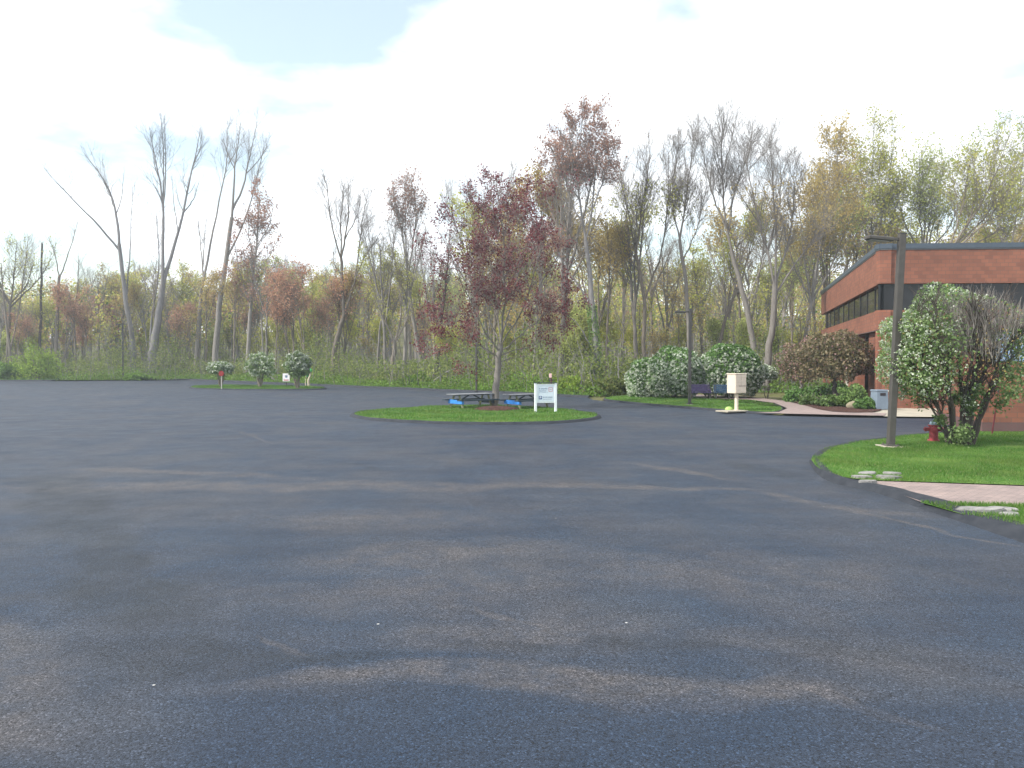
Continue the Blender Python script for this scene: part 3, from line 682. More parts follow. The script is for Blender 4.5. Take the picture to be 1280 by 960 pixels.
hero('tree', 'bare tree with two whippy stems right of the broken dead trunk', 119, (72, 473),
     [([(70, 473), (72, 400), (75, 345)], 3.4, 2.6, None), ([(75, 347), (72, 320), (65, 297)], 1.5, .4, .4), ([(74, 352), (83, 325), (90, 300), (97, 275)], 1.6, .4, .5), ([(84, 474), (86, 420), (89, 360), (88, 322)], 2.6, .8, .5)], sp(n1=14, n2=90, n3=260), B_BROWN)
hero('tree', 'bare tree with thin upright stems at the far left edge', 117, (22, 473), [([(16, 473), (12, 420), (9, 370), (8, 330)], 2.8, .8, .4), ([(14, 440), (18, 380), (17, 310), (17, 290)], 2, .5, .5)], sp(n1=20, n2=160, n3=400), B_BROWN)

# ------------------------------------------------------------------ filler trees of the wood
def proto(h, forks, spec, r, bm, lm, name='woodland_tree'):
    """a free-standing woodland tree grown from random limbs"""
    lean = rng.normal(0, .05 * h, 2)
    fz = h * rng.uniform(.28, .45)
    lim = [([(0, 0, -.3), (lean[0] * .2, lean[1] * .2, fz * .5), (lean[0] * .4, lean[1] * .4, fz), (lean[0], lean[1], h * .85)], r, r * .2, .55)]
    for i in range(forks):
        z0 = fz * rng.uniform(.8, 1.9); a = rng.uniform(0, 6.28); sp_ = rng.uniform(.10, .2) * h; k = z0 / h
        s = (lean[0] * k, lean[1] * k, z0)
        lim.append(([s, (s[0] + math.cos(a) * sp_ * .5, s[1] + math.sin(a) * sp_ * .5, z0 + (h - z0) * .4), (s[0] + math.cos(a) * sp_, s[1] + math.sin(a) * sp_, z0 + (h - z0) * rng.uniform(.8, 1))], r * .5, r * .1, .4))
    return tree_meshes(lim, spec, bm, lm, (0, 0, 0))
fsp = lambda per, n3=800, n2=380, sz=.11, **k: sp(n1=50, n2=n2, n3=n3, a1=(20, 55), l1max=4, **k, **({'leaves': [dict(per=per, size=sz, spread=.3)]} if per else {}))
_b = fsp
K = {
 'bare': [proto(19, 3, fsp(0), .24, B_GREY, []) for _ in range(3)] + [proto(17, 4, fsp(0), .2, B_BROWN, [])],
 'green': [proto(17, 4, fsp(2), .18, B_GREY, [L_YG]) for _ in range(2)] + [proto(16, 4, fsp(2), .17, B_BROWN, [L_LG])],
 'olive': [proto(17, 4, fsp(2), .18, B_BROWN, [L_OL]) for _ in range(2)],
 'rust': [proto(13, 4, fsp(2, sz=.10), .12, B_BROWN, [L_RU]) for _ in range(2)],
 'small': [proto(8, 4, fsp(3, 350, 200, .12), .07, B_GREY, [L_YG]) for _ in range(2)] + [proto(7, 3, fsp(3, 300, 180, .12), .06, B_BROWN, [L_LG]), proto(9, 2, fsp(2, 200, 140, .12), .07, B_PALE, [L_OL])],
 'stem': [proto(12, 1, fsp(1, 160, 90, .13), .10, B_PALE, [L_YG]), proto(13, 1, fsp(0, 140, 90), .11, B_GREY, []), proto(11, 2, fsp(1, 160, 90), .09, B_BROWN, [L_OL])],
}
LAB = {
 'bare': ('woodland_tree', 'bare grey brown tree standing among others in the wood behind the lot', 'bare trees filling the wood'),
 'green': ('woodland_tree', 'tree with thin yellow green new leaves among others in the wood', 'yellow green trees filling the wood'),
 'olive': ('woodland_tree', 'tree with thin olive tan leaves among others in the wood', 'olive trees filling the wood'),
 'rust': ('woodland_tree', 'young tree with rusty red new leaves among others in the wood', 'rusty red trees filling the wood'),
 'small': ('understory_tree', 'low leafy green understory tree at the foot of the taller wood', 'low green understory trees'),
 'stem': ('young_tree', 'slim young tree with a thin straight stem under the taller wood', 'slim young stems in the wood'),
}
first = {}
def edge_y(x):       # distance of the far kerb at x
    xs = np.array([p[0] for p in farL + rightL[:1]]); ys = np.array([p[1] for p in farL + rightL[:1]])
    o = np.argsort(xs); return float(np.interp(x, xs[o], ys[o]))
def filler(kind, px, off, sc):
    # march the pixel column out until it is `off` metres behind the kerb
    u = (px - 640) / F; y = 60
    while y < 250:
        e = edge_y(u * y)
        if px > 740: e = 66 + (px - 740) * .02
        if y > e + off: break
        y += .5
    x = u * y; z = max(0, float(hill_z(np.array(x), np.array(y))))
    v = K[kind]; i = random.randrange(len(v)); key = (kind, i)
    s3 = (sc * random.uniform(.9, 1.1), sc * random.uniform(.9, 1.1), sc)
    if key not in first:
        nm, lab, grp = LAB[kind]; first[key] = place_tree(nm, lab, 'tree', v[i], (x, y, z), random.random() * 6.28, s3, grp)
    else: dup(first[key], (x, y, z), random.random() * 6.28, s3)
for i in range(64):                                   # left half: low canopy
    px = -10 + 560 * (i + random.random()) / 64
    kd = random.choices(['bare', 'green', 'olive', 'rust'], [4, 3, 3, 1.4])[0]
    top = .70 if px < 110 else .92
    filler(kd, px, random.uniform(9, 42), top * random.uniform(.75, 1.15))
for px, off in [(95, 5), (110, 8), (345, 5), (365, 8), (385, 6), (398, 12), (300, 14), (130, 16), (225, 12), (352, 18)]:
    filler('rust', px, off, random.uniform(.75, 1.05))
for i in range(32):                                   # right half: tall canopy
    px = 545 + 560 * (i + random.random()) / 32
    kd = random.choices(['bare', 'green', 'olive', 'rust'], [4, 4, 3, .5])[0]
    filler(kd, px, random.uniform(10, 42), random.uniform(.85, 1.25) * (1 if px > 600 else .85))
for i in range(16):
    filler(random.choice(['green', 'olive', 'bare']), 1080 + 220 * (i + random.random()) / 16, random.uniform(20, 45), random.uniform(1.0, 1.25))
for i in range(130):
    filler(random.choices(['small', 'stem'], [5, 5])[0], -10 + 1110 * (i + random.random()) / 95, random.uniform(8, 26), random.uniform(.6, 1.1))

# far wood on the rising ground: nobody could count it
P_ = Parts(); nS = 1500
x = rng.uniform(-150, 140, nS); y = rng.uniform(125, 215, nS); z = hill_z(x, y); hgt = rng.uniform(8, 15, nS)
A = np.stack([np.stack([x, y, z - .5], -1), np.stack([x + rng.normal(0, .4, nS), y, z + hgt * .5], -1), np.stack([x + rng.normal(0, .9, nS), y, z + hgt], -1)], 1)
P_.add(*tubes(A, np.stack([np.full(nS, .16), np.full(nS, .11), np.full(nS, .03)], 1) * rng.uniform(.6, 1.3, (nS, 1)), 4))
Bp, BR, BL = sprout(poly_pad(A, 6), np.full((nS, 6), .08), hgt, 9000, (.35, 1), .3, (25, 60), .5, 4, .15, .6, .02, 1)
P_.add(*tubes(Bp, BR, 3))
for mi, nn in ((1, 90000), (2, 63000), (3, 27000), (4, 9000)):
    pts = leaf_points(Bp, nn // 9000 + 1, .7)[:nn] if nn > 9000 else leaf_points(Bp, 1, .7)
    V_, F_ = leaf_quads(pts, .24); P_.add(V_, F_, mi, False)
o = stuff(link('distant_wood', P_.mesh('distant_wood', [B_GREY, L_YG, L_OL, L_GR, L_RU])))

# undergrowth along the wood edge
def scatter_band(n, off0, off1, hmax, pw=2.2):
    xx = rng.uniform(-95, 28, n); oy = rng.uniform(off0, off1, n)
    xs = np.array([p[0] for p in farL] + [12, 60]); ys = np.array([p[1] for p in farL] + [66, 72])
    od = np.argsort(xs); yy = np.interp(xx, xs[od], ys[od]) + oy
    lump = .35 + .65 * (np.sin(xx * .7 + 2 * np.sin(yy * .31)) * .5 + .5) * (np.sin(xx * .23 + 1.3) * .5 + .5)
    zz = hmax * lump * rng.random(n) ** pw
    return np.stack([xx, yy, np.maximum(hill_z(xx, yy), 0) + zz + .05], -1)
P_ = Parts()
V_, F_ = leaf_quads(scatter_band(80000, .8, 16, 1.9), .10); P_.add(V_, F_, 0, False)
V_, F_ = leaf_quads(scatter_band(80000, 2.5, 30, 6.5, 1.3), .12); P_.add(V_, F_, 1, False)
V_, F_ = leaf_quads(scatter_band(50000, 3, 30, 8.0, 1.1), .10); P_.add(V_, F_, 2, False)
# thin dry stalks
nS = 1600; q = scatter_band(nS, 1.5, 26, .01); hh = rng.uniform(1.5, 5.5, nS)
A = np.stack([q, q + np.stack([rng.normal(0, .35, nS), rng.normal(0, .35, nS), hh * .5], -1), q + np.stack([rng.normal(0, 1.0, nS), rng.normal(0, 1, nS), hh], -1)], 1)
P_.add(*tubes(A, np.stack([np.full(nS, .035), np.full(nS, .024), np.full(nS, .008)], 1), 3), 3)
stuff(link('undergrowth', P_.mesh('undergrowth', [L_BG, L_UG, L_UG, B_PALE])))

# ------------------------------------------------------------------ bushes
def dome_points(n, rx, ry, rz, shell=.35, bottom=-.55, lump=.12, seed=0):
    d = norm(rng.normal(size=(int(n * 2.2), 3))); d = d[d[:, 2] > bottom][:n]
    k = 1 + lump * (np.sin(d[:, 0] * 5 + seed) * np.cos(d[:, 1] * 4 + seed * 2) + .7 * np.sin(d[:, 2] * 7 + d[:, 0] * 6 + seed))
    r = (1 - shell * rng.random(len(d)) ** 1.6) * k
    return d * r[:, None] * np.array([rx, ry, rz])
def bush(name, label, cx, ybase, w_px, h_px, leafm, flower=None, n=9000, fl=2600, size=.06, stems=7, group=None, bottom=-.5, cat='shrub', lump=.12, flsize=.07, lift=.5, bm=B_BROWN, flmask=None, rzk=None, single=False, shell=.45):
    o = G(cx, ybase, .1); s = o.y / F; rx = w_px * s / 2; Hh = h_px * s; rz_ = Hh / (1 + lift); zc = Hh - rz_
    if rzk: rz_ = Hh * rzk; zc = Hh - rz_
    t = thing(name, label, cat, o, 0, group); seed = random.random() * 9
    lim = []
    for i in range(stems):
        a = 6.28 * (i + random.random() * .7) / stems; rr = rx * random.uniform(.35, .75)
        if single:
            if i == 0: lim.append(([(0, 0, -.1), (.03, 0, (zc - rz_) * .5), (0, .02, zc - rz_ * .75)], rx * .085, rx * .06, None))
            lim.append(([(0, .02, zc - rz_ * .78), (math.cos(a) * rr * .6, math.sin(a) * rr * .6, zc - rz_ * .3), (math.cos(a) * rr, math.sin(a) * rr, zc + rz_ * .5)], rx * .04, rx * .01, .2)); continue
        lim.append(([(math.cos(a) * .08, math.sin(a) * .08, -.1), (math.cos(a) * rr * .5, math.sin(a) * rr * .5, zc * .7), (math.cos(a) * rr, math.sin(a) * rr, zc + rz_ * .55)], rx * .045, rx * .014, .25))
    tk, cr = tree_meshes(lim, sp(n1=30, n2=200, n3=None, l1max=rx * .6, l2max=rx * .4, a1=(20, 50), tip2=.006), bm, [], (0, 0, 0))
    link('stem', tk, t)
    P_ = Parts()
    pts = dome_points(n, rx, rx * .95, rz_, shell, bottom, lump, seed) + np.array([0, 0, zc])
    V_, F_ = leaf_quads(pts, size); P_.add(V_, F_, 0, False)
    link('foliage', P_.mesh('foliage', [leafm]), t)
    if flower is not None:
        fc = dome_points(fl // 6, rx * 1.0, rx * .96, rz_ * 1.0, .10, bottom, lump, seed) + np.array([0, 0, zc])
        if flmask is not None: fc = fc[flmask(fc)]
        fp = np.repeat(fc, 6, 0) + rng.normal(0, flsize * .7, (len(fc) * 6, 3))
        V_, F_ = leaf_quads(fp, flsize, .9); link('blossom', mesh_np('blossom', V_, [(F_, 0, False)], [flower]), t)
    return t
top_thin = lambda zt: (lambda p: rng.random(len(p)) < np.clip((zt - p[:, 2]) / (zt * .45) + .1, .08, 1))
bush('flowering_shrub', 'smallest of the three white flowering shrubs left of the middle lamp', 805, 496, 44, 48, L_DG, L_WH, 7000, 6200, .075, flsize=.06, flmask=top_thin(2.9))
bush('flowering_shrub', 'large round white flowering shrub standing behind the middle lamp', 843, 497, 68, 65, L_DG, L_WH, 18000, 12000, .085, flsize=.07, flmask=top_thin(3.6), lump=.05, lift=.8, bottom=-.7, group=None)
bush('flowering_shrub', 'largest round white flowering shrub, right of the purple bench', 911, 497, 80, 68, L_DG, L_WH, 22000, 13000, .085, flsize=.07, flmask=top_thin(3.7), lump=.05, lift=.8, bottom=-.7)
bush('shrub', 'low bright green shrub in front of the smallest white flowering shrub', 817, 496, 26, 24, L_BG, None, 4500, 0, .07)
bush('flowering_tree', 'small white flowering tree on a thin trunk beside the thick grey trunk', 958, 497, 26, 40, L_GR, L_WH, 3500, 2400, .07, stems=3, bottom=-.3, lift=.9, rzk=.33, cat='tree', flsize=.06)
bush('flowering_shrub', 'flat topped white flowering shrub on the left island, with the red sign before it', 276, 483.6, 31, 31, L_VB, L_WH, 2600, 1500, .10, bottom=-.7, stems=10, flsize=.09, flmask=lambda p: p[:, 2] > 1.5, rzk=.27)
bush('flowering_shrub', 'loose ragged white flowering shrub in the middle of the left island', 325, 483.8, 33, 41, L_VB, L_WH, 1900, 1100, .10, lump=.35, bottom=-.8, stems=10, flsize=.08, flmask=lambda p: p[:, 2] > 1.2, rzk=.38)
bush('flowering_shrub', 'tall round headed white flowering shrub at the right of the left island', 372, 485.6, 31, 45, L_VB, L_WH, 3600, 1900, .10, bottom=-.9, stems=12, flsize=.09, flmask=lambda p: p[:, 2] > 1.8, rzk=.36)
bush('shrub', 'big bright yellow green bush at the wood edge on the far left', 47, 474.5, 54, 42, L_YB, None, 6000, 0, .12, lump=.3, shell=.7, bottom=-.6)
bush('shrub', 'bright green bush beside the arched fallen branch', 521, 483.5, 36, 16, L_BG, None, 3500, 0, .12, lump=.2)
bush('shrub', 'low green bush at the foot of the pale twin stemmed tree', 172, 474.8, 26, 9, L_BG, None, 2200, 0, .14, lump=.2)
bush('shrub', 'low yellow green bush behind the right end of the sign', 716, 492, 50, 20, L_YB, None, 3500, 0, .12, lump=.3)
bush('shrub', 'bright green bush at the far left behind the grass, left of the tall one', 8, 474.5, 36, 20, L_BG, None, 3000, 0, .15, lump=.3)
bush('shrub', 'green bush filling the space left of the flowering shrubs', 766, 493, 40, 20, L_UG, None, 3000, 0, .10, lump=.3)
# planting bed by the building
for lab, cx, yb, ww, hh_, m_ in [('leftmost dark green shrub of the bed beside the brick path', 998, 502, 36, 17, L_DG), ('green shrub behind the dusky tree trunk in the mulch bed', 1022, 503, 40, 20, L_DG),
    ('bright green grassy plant in front of the small dusky tree', 1036, 508, 30, 13, L_GR), ('loose green shrub right of the small dusky tree', 1066, 509, 36, 26, L_GR),
    ('low dark green shrub left of the waste bin', 1081, 511.5, 24, 13, L_DG), ('green plant just right of the brick path bend', 1012, 506, 26, 12, L_GR), ('dark green shrub against the brick building behind the bed', 1045, 500, 36, 22, L_DG)]:
    bush('shrub', lab, cx, yb, ww, hh_, m_, None, 3200, 0, .075, lump=.2, bottom=-.7, lift=.6)
# dusky flowering trees
def small_tree(label, bx, yb, fork_y, cx, cyy, rx, ry, per, fl):
    Y = G(bx, yb).y; n = 9; tips = []
    for i in range(n):
        a = math.pi * (.02 + .96 * i / (n - 1)); tips.append((cx - math.cos(a) * rx * .82, cyy - math.sin(a) * ry * .75 + 3))
    limbs = [([(bx, yb), (bx, (yb + fork_y) / 2), (bx, fork_y)], 2.8, 2.2, None)]
    for t in tips: limbs.append(([(bx, fork_y + 1), (bx * .55 + t[0] * .45, fork_y * .6 + t[1] * .4), t], 1.4, .25, .25))
    return hero('flowering_tree', label, Y, (bx, yb), limbs, sp(n1=60, n2=600, n3=1500, lf1=.5, l1max=1.3, l2max=.8, l3max=.5, a1=(25, 65), up1=.1, up2=.1, jit=.02,
                leaves=[dict(per=per, size=.05, spread=.09), dict(per=1, size=.045, spread=.1, frac=fl)]), B_DARK, [L_PK, L_PB], depth=.6)
bush('flowering_tree', 'small round dusky tree with brown pink leaves in the mulch bed by the building', 1043, 506, 84, 91, L_PK, L_PB, 15000, 900, .075, stems=9, bottom=-.8, rzk=.37, cat='tree', flsize=.035, lump=.16, single=True, shell=.8, bm=B_DARK)
bush('flowering_tree', 'pale pink blossoming little tree left of the dusky brown tree', 1001, 499, 50, 72, L_PK, L_PB, 5000, 2600, .07, stems=7, bottom=-.8, rzk=.38, cat='tree', flsize=.04, lump=.22, single=True, shell=.7, bm=B_GREY)

# ------------------------------------------------------------------ dark red maple on the island
Y = G(618, 511).y
hero('maple_tree', 'dark red leaved maple growing from the mulch ring on the grass island', Y, (618, 511),
     [([(618, 511), (620, 485), (623, 455), (626, 430)], 6.4, 5.4, None),
      ([(628, 432), (630, 380), (632, 320), (626, 275), (621, 236)], 2.8, .3, .15), ([(626, 440), (600, 400), (578, 358), (566, 315), (552, 296)], 1.8, .25, .25),
      ([(626, 436), (606, 380), (596, 320), (590, 262), (588, 238)], 2.0, .25, .2), ([(629, 432), (655, 385), (672, 330), (688, 285), (690, 262)], 2, .25, .2),
      ([(629, 440), (660, 412), (690, 385), (712, 350)], 1.6, .25, .3), ([(624, 450), (590, 425), (560, 398), (532, 372)], 1.5, .25, .3), ([(629, 420), (645, 360), (652, 300), (650, 255), (646, 236)], 2, .25, .2),
      ([(630, 445), (665, 432), (700, 418), (724, 395)], 1.3, .2, .35), ([(620, 465), (590, 445), (560, 425), (524, 424)], 1.2, .2, .4), ([(628, 425), (615, 350), (608, 280), (606, 225)], 1.9, .2, .15),
      ([(625, 448), (605, 432), (572, 422), (548, 402)], 1.2, .2, .3), ([(631, 380), (664, 335), (668, 290), (664, 240)], 1.5, .2, .2), ([(628, 452), (650, 446), (678, 440)], 1, .2, .3)],
     sp(n1=170, n2=1400, n3=3800, lf1=.5, l1min=.9, l1max=1.9, l2max=1.2, l3max=.6, a1=(30, 75), up1=.25, up2=.2, tip2=.007, tip3=.004, jit=.05,
        leaves=[dict(per=9, size=.058, spread=.14, frac=.40)]), B_GREY, [L_CR], depth=.9)
b = BM(); b.ball((0, 0, 0), 1, 4, (1.25, 1.2, .2), .05); o = b.obj('mulch_mound', M_MULCH, smooth=True); o.location = G(621, 512, .1); struct(o)

# ------------------------------------------------------------------ big shrub at the right
o = G(1197, 556.5, .1); s = o.y / F
cxp = lambda px, py, dy=0: tuple(np.array(AT(px, py, o.y + dy)) - np.array(o))
t = thing('viburnum', 'huge multi stemmed shrub with white blossoms and grey twigs on the near lawn', 'shrub', o)
lim = []
stemspec = [((1208, 556), (1210, 500), (1222, 450), (1228, 400), 5.0), ((1214, 556), (1224, 510), (1252, 465), (1282, 430), 3.2), ((1196, 555), (1190, 500), (1180, 450), (1168, 400), 2.8),
            ((1188, 555), (1172, 510), (1150, 470), (1128, 430), 2.4), ((1203, 555), (1203, 490), (1198, 430), (1200, 385), 3.0), ((1192, 556), (1186, 505), (1186, 450), (1185, 385), 2.2),
            ((1183, 552), (1160, 500), (1140, 478), (1120, 465), 1.6), ((1210, 556), (1218, 490), (1246, 430), (1262, 390), 3.0), ((1200, 556), (1208, 480), (1220, 420), (1214, 380), 2.2),
            ((1216, 556), (1236, 500), (1250, 440), (1300, 395), 2.2), ((1190, 553), (1176, 520), (1165, 480), (1142, 400), 2.0)]
for i, (a, b_, c, d, r) in enumerate(stemspec):
    dy = rng.uniform(-1.6, 1.6) if i else -.4
    lim.append(([cxp(*a, dy * .06), cxp(*b_, dy * .35), cxp(*c, dy * .7), cxp(*d, dy)], r * s, .5 * s, .2))
tk, cr = tree_meshes(lim, sp(n1=90, n2=900, n3=2200, lf1=.3, l1max=.8, l2max=.5, l3max=.5, a1=(15, 40), a2=(18, 45), up1=.8, up2=.6, up3=.5, tip2=.006, tip3=.004, jit=.03), B_DARK, [], (0, 0, 0))
link('stem', tk, t); link('twigs', cr, t)
cc = np.array(cxp(1200, 440)); RX, RZ = 100 * s, 78 * s
def vib(n, shell, mask, lump=.10): 
    p = dome_points(n, RX, RX * .75, RZ, shell, -.75, lump, 3.1); return p[mask(p)] + cc
u_ = lambda p: p[:, 0] / RX; v_ = lambda p: p[:, 2] / RZ
keepL = lambda p: (rng.random(len(p)) < np.clip(np.clip((-.12 - u_(p)) * 3.2, .05, .95) + np.where(v_(p) > .82, 1.2, 0) + np.where(u_(p) > .6, .6, 0), 0, 1) * np.clip(1.2 + v_(p) * .8, .15, 1))
P_ = Parts()
V_, F_ = leaf_quads(vib(26000, .45, keepL), .045); P_.add(V_, F_, 0, False)
V_, F_ = leaf_quads(vib(9000, .8, lambda p: rng.random(len(p)) < .18), .032); P_.add(V_, F_, 1, False)
for (px, py, r, n) in [(1213, 505, 12, 500), (1196, 498, 9, 250), (1222, 490, 10, 300), (1262, 492, 12, 260), (1150, 500, 12, 160), (1250, 505, 10, 160), (1176, 525, 8, 200), (1198, 548, 14, 500), (1203, 540, 10, 300), (1160, 480, 16, 300), (1262, 470, 16, 300)]:
    V_, F_ = leaf_quads(np.array(cxp(px, py, rng.uniform(-.8, .2))) + rng.normal(0, r * s * .5, (n, 3)), .045); P_.add(V_, F_, 0, False)
link('foliage', P_.mesh('foliage', [L_VB, L_OL]), t)
nT = 2600; tz = rng.uniform(.0, .93, nT); tx = rng.uniform(-.35, .75, nT); ty = rng.uniform(-.75, .6, nT); k_ = ((tx < .35) | (tz > .42)) & ((tx / 1.05) ** 2 + (ty) ** 2 + tz ** 2 < .95); tx, ty, tz = tx[k_], ty[k_], tz[k_]; nT = len(tx)
p0 = np.stack([tx * RX, ty * RX * .75, tz * RZ], -1) + cc; dd = norm(np.stack([tx * .5 + rng.normal(0, .22, nT), rng.normal(0, .25, nT), np.ones(nT)], -1)) * rng.uniform(.3, .8, nT)[:, None]
A = np.stack([p0 - dd * .5, p0 + rng.normal(0, .02, (nT, 3)), p0 + dd * .5], 1); P_ = Parts(); P_.add(*tubes(A, np.tile([.008, .006, .003], (nT, 1)), 3)); link('twigs', P_.mesh('twigs', [B_GREY]), t)
kf = lambda p: rng.random(len(p)) < np.clip(np.clip((-.2 - u_(p)) * 2.5, .03, .9) + np.where(v_(p) > .8, .35, 0) + np.where(u_(p) > .7, .35, 0), 0, 1)
fc = vib(2200, .12, kf); fc = np.concatenate([fc, np.array(cxp(1205, 498, -.5)) + rng.normal(0, .25, (40, 3))])
fp = np.repeat(fc, 6, 0) + rng.normal(0, .032, (len(fc) * 6, 3))
V_, F_ = leaf_quads(fp, .027, .9); link('blossom', mesh_np('blossom', V_, [(F_, 0, False)], [L_WH]), t)

# ------------------------------------------------------------------ brick building
def brick(name, c1, c2, mo):
    m = Mat(name, .85, .2)
    uv = m.n('ShaderNodeUVMap')
    br = m.n('ShaderNodeTexBrick'); br.inputs['Scale'].default_value = 1; m.L(uv.outputs[0], br.inputs[0])
    br.inputs['Brick Width'].default_value = .42; br.inputs['Row Height'].default_value = .21; br.inputs['Mortar Size'].default_value = .012; br.inputs['Bias'].default_value = -.2
    br.inputs['Color1'].default_value = (*c1, 1); br.inputs['Color2'].default_value = (*c2, 1); br.inputs['Mortar'].default_value = (*mo, 1)
    c = m.mix(1, br.outputs[0], m.ramp(m.noise(.5, 6, .65, vec=m.pos()), [(.3, (.82, .82, .84)), (.7, (1.15, 1.14, 1.12))]), 'MULTIPLY')
    m.color(c); m.bump(br.outputs['Fac'], -.3, .01); return m.m
M_BR = brick('orange_brick', (.245, .102, .066), (.165, .072, .052), (.14, .085, .066))
M_BRD = brick('dark_brick_base', (.13, .075, .075), (.11, .065, .065), (.11, .08, .078))
M_TRIM = paint('roof_trim_paint', (.055, .075, .10), .4, .1)
M_TRIM2 = paint('roof_trim_pale', (.11, .12, .13), .4, .1)
M_LED = paint('dark_ledge', (.10, .06, .055), .8)
def glass(name, tint, rough=.04):
    m = Mat(name, rough, .9 if rough < .03 else .4); m.color(m.ramp(m.noise(.4, 3, vec=m.pos()), [(.3, tint), (.7, tuple(x * 1.6 for x in tint))])); m.b.inputs['Metallic'].default_value = 0
    m.b.inputs['IOR'].default_value = 2.0 if rough < .03 else 1.45; m.bump(m.noise(.7, 3, vec=m.pos()), .06, .05); return m.m
M_GLASS = glass('dark_window_glass', (.008, .009, .010)); M_GLASS2 = glass('painted_sky_glass', (.07, .15, .27), .02)  # second glass: blue of the reflected sky is painted into its base colour
A0 = Vector((20.6, 45.0, 0)); dF = Vector((24.0, -1.7, 0)).normalized(); dL = Vector((8.7, 31.0, 0)).normalized()
nF = Vector((-dF.y, dF.x, 0)) * -1; nL = Vector((-dL.y, dL.x, 0)); LF, LL = 24.0, 32.2
if nF.y > 0: nF = -nF
if nL.x > 0: nL = -nL
Bd = thing('brick_building', 'orange brick office building with a dark window band and flat blue grey roof trim', 'building', A0)
class UVM:
    """quads with metre UVs along the wall, relative to the building's corner"""
    def __init__(s): s.V = []; s.F = []; s.U = []
    def quad(s, pts, uv): k = len(s.V); s.V += [tuple(p) for p in pts]; s.F.append(tuple(range(k, k + 4))); s.U += uv
    def panel(s, base, d, n, s0, s1, z0, z1, thick=.3, caps=True):
        """a slab of wall: outer face at plane `base`, going back by thick"""
        a = base + d * s0; b = base + d * s1; k = n * -thick; z = lambda p, h: Vector((p.x, p.y, h))
        s.quad([z(a, z0), z(b, z0), z(b, z1), z(a, z1)], [(s0, z0), (s1, z0), (s1, z1), (s0, z1)])
        a2, b2 = a + k, b + k
        s.quad([z(b2, z0), z(a2, z0), z(a2, z1), z(b2, z1)], [(s1, z0), (s0, z0), (s0, z1), (s1, z1)])
        if caps:
            s.quad([z(a, z1), z(b, z1), z(b2, z1), z(a2, z1)], [(s0, 0), (s1, 0), (s1, thick), (s0, thick)])
            s.quad([z(a2, z0), z(b2, z0), z(b, z0), z(a, z0)], [(s0, 0), (s1, 0), (s1, thick), (s0, thick)])
            s.quad([z(a2, z0), z(a, z0), z(a, z1), z(a2, z1)], [(0, z0), (thick, z0), (thick, z1), (0, z1)])
            s.quad([z(b, z0), z(b2, z0), z(b2, z1), z(b, z1)], [(0, z0), (thick, z0), (thick, z1), (0, z1)])
    def obj(s, name, mat, parent):
        me = bpy.data.meshes.new(name); me.from_pydata(s.V, [], s.F); uv = me.uv_layers.new(name='UVMap')
        for i, l in enumerate(me.loops): uv.data[i].uv = s.U[l.vertex_index]
        b = bmesh.new(); b.from_mesh(me); bmesh.ops.recalc_face_normals(b, faces=b.faces); b.to_mesh(me); b.free()
        me.materials.append(mat); return link(name, me, parent)
O = Vector((0, 0, 0))
up = UVM()      # upper brick bands: roof fascia and the sill band
for (d, n, Ln) in ((dF, nF, LF), (dL, nL, LL)):
    s0 = 0 if d is dF else 0.0
    up.panel(O, d, n, s0, Ln, 7.08, 8.95, .6); up.panel(O, d, n, s0, Ln, 4.52, 5.60, .6)
up.obj('wall', M_BR, Bd)
lo = UVM(); off = .22
lo.panel(O + nF * -off + dF * .05, dF, nF, 0, LF, 0, 4.50, .4)
oL = O + nL * -off
for a, b_ in ((0.15, 5.0), (9.2, 22.5), (26.5, LL)): lo.panel(oL, dL, nL, a, b_, 0, 4.50, .4)
lo.panel(oL - nL * 1.6, dL, nL, .3, LL, 0, 4.49, .3)
lo.obj('wall', M_BR, Bd)
core = BM(); c0 = O - nF * 1.0 - nL * 1.0
pts = [c0 + dF * .1, c0 + dF * (LF - 1.2), c0 + dF * (LF - 1.2) + dL * (LL - 2), c0 + dL * (LL - 2)]
core.prism([(p.x, p.y) for p in pts], 4.6, 8.8); core.obj('roof', M_LED, Bd)
led = UVM()
for (d, n, Ln) in ((dF, nF, LF), (dL, nL, LL)): led.panel(O + n * .02, d, n, 0, Ln, 4.45, 4.515, .5)
led.obj('ledge', M_LED, Bd)
tr = UVM(); 
for (d, n, Ln) in ((dF, nF, LF), (dL, nL, LL)): tr.panel(O + n * .07, d, n, -.07 if d is dF else -.07, Ln, 9.024, 9.30, .7)
tr.obj('roof_trim', M_TRIM, Bd)
tr = UVM()
for (d, n, Ln) in ((dF, nF, LF), (dL, nL, LL)): tr.panel(O + n * .035, d, n, -.035, Ln, 8.953, 9.021, .66)
tr.obj('roof_trim', M_TRIM2, Bd)
M_MUL = paint('window_frame_dark', (.02, .02, .022), .4)
for (d, n, Ln, wdt) in ((dF, nF, LF, 2.4), (dL, nL, LL, 2.93)):
    k = int(Ln / wdt)
    for i in range(k):
        a, b_ = i * wdt, (i + 1) * wdt
        g_ = UVM(); g_.panel(O - n * (.24 + rng.uniform(0, .003)), d, n, a + .03, b_ - .03, 5.605, 7.075, .02); wo = g_.obj('window', M_GLASS, Bd)
        f_ = UVM(); f_.panel(O - n * .2, d, n, b_ - .045, b_ + .045, 5.603, 7.077, .06); f_.obj('mullion', M_MUL, wo)
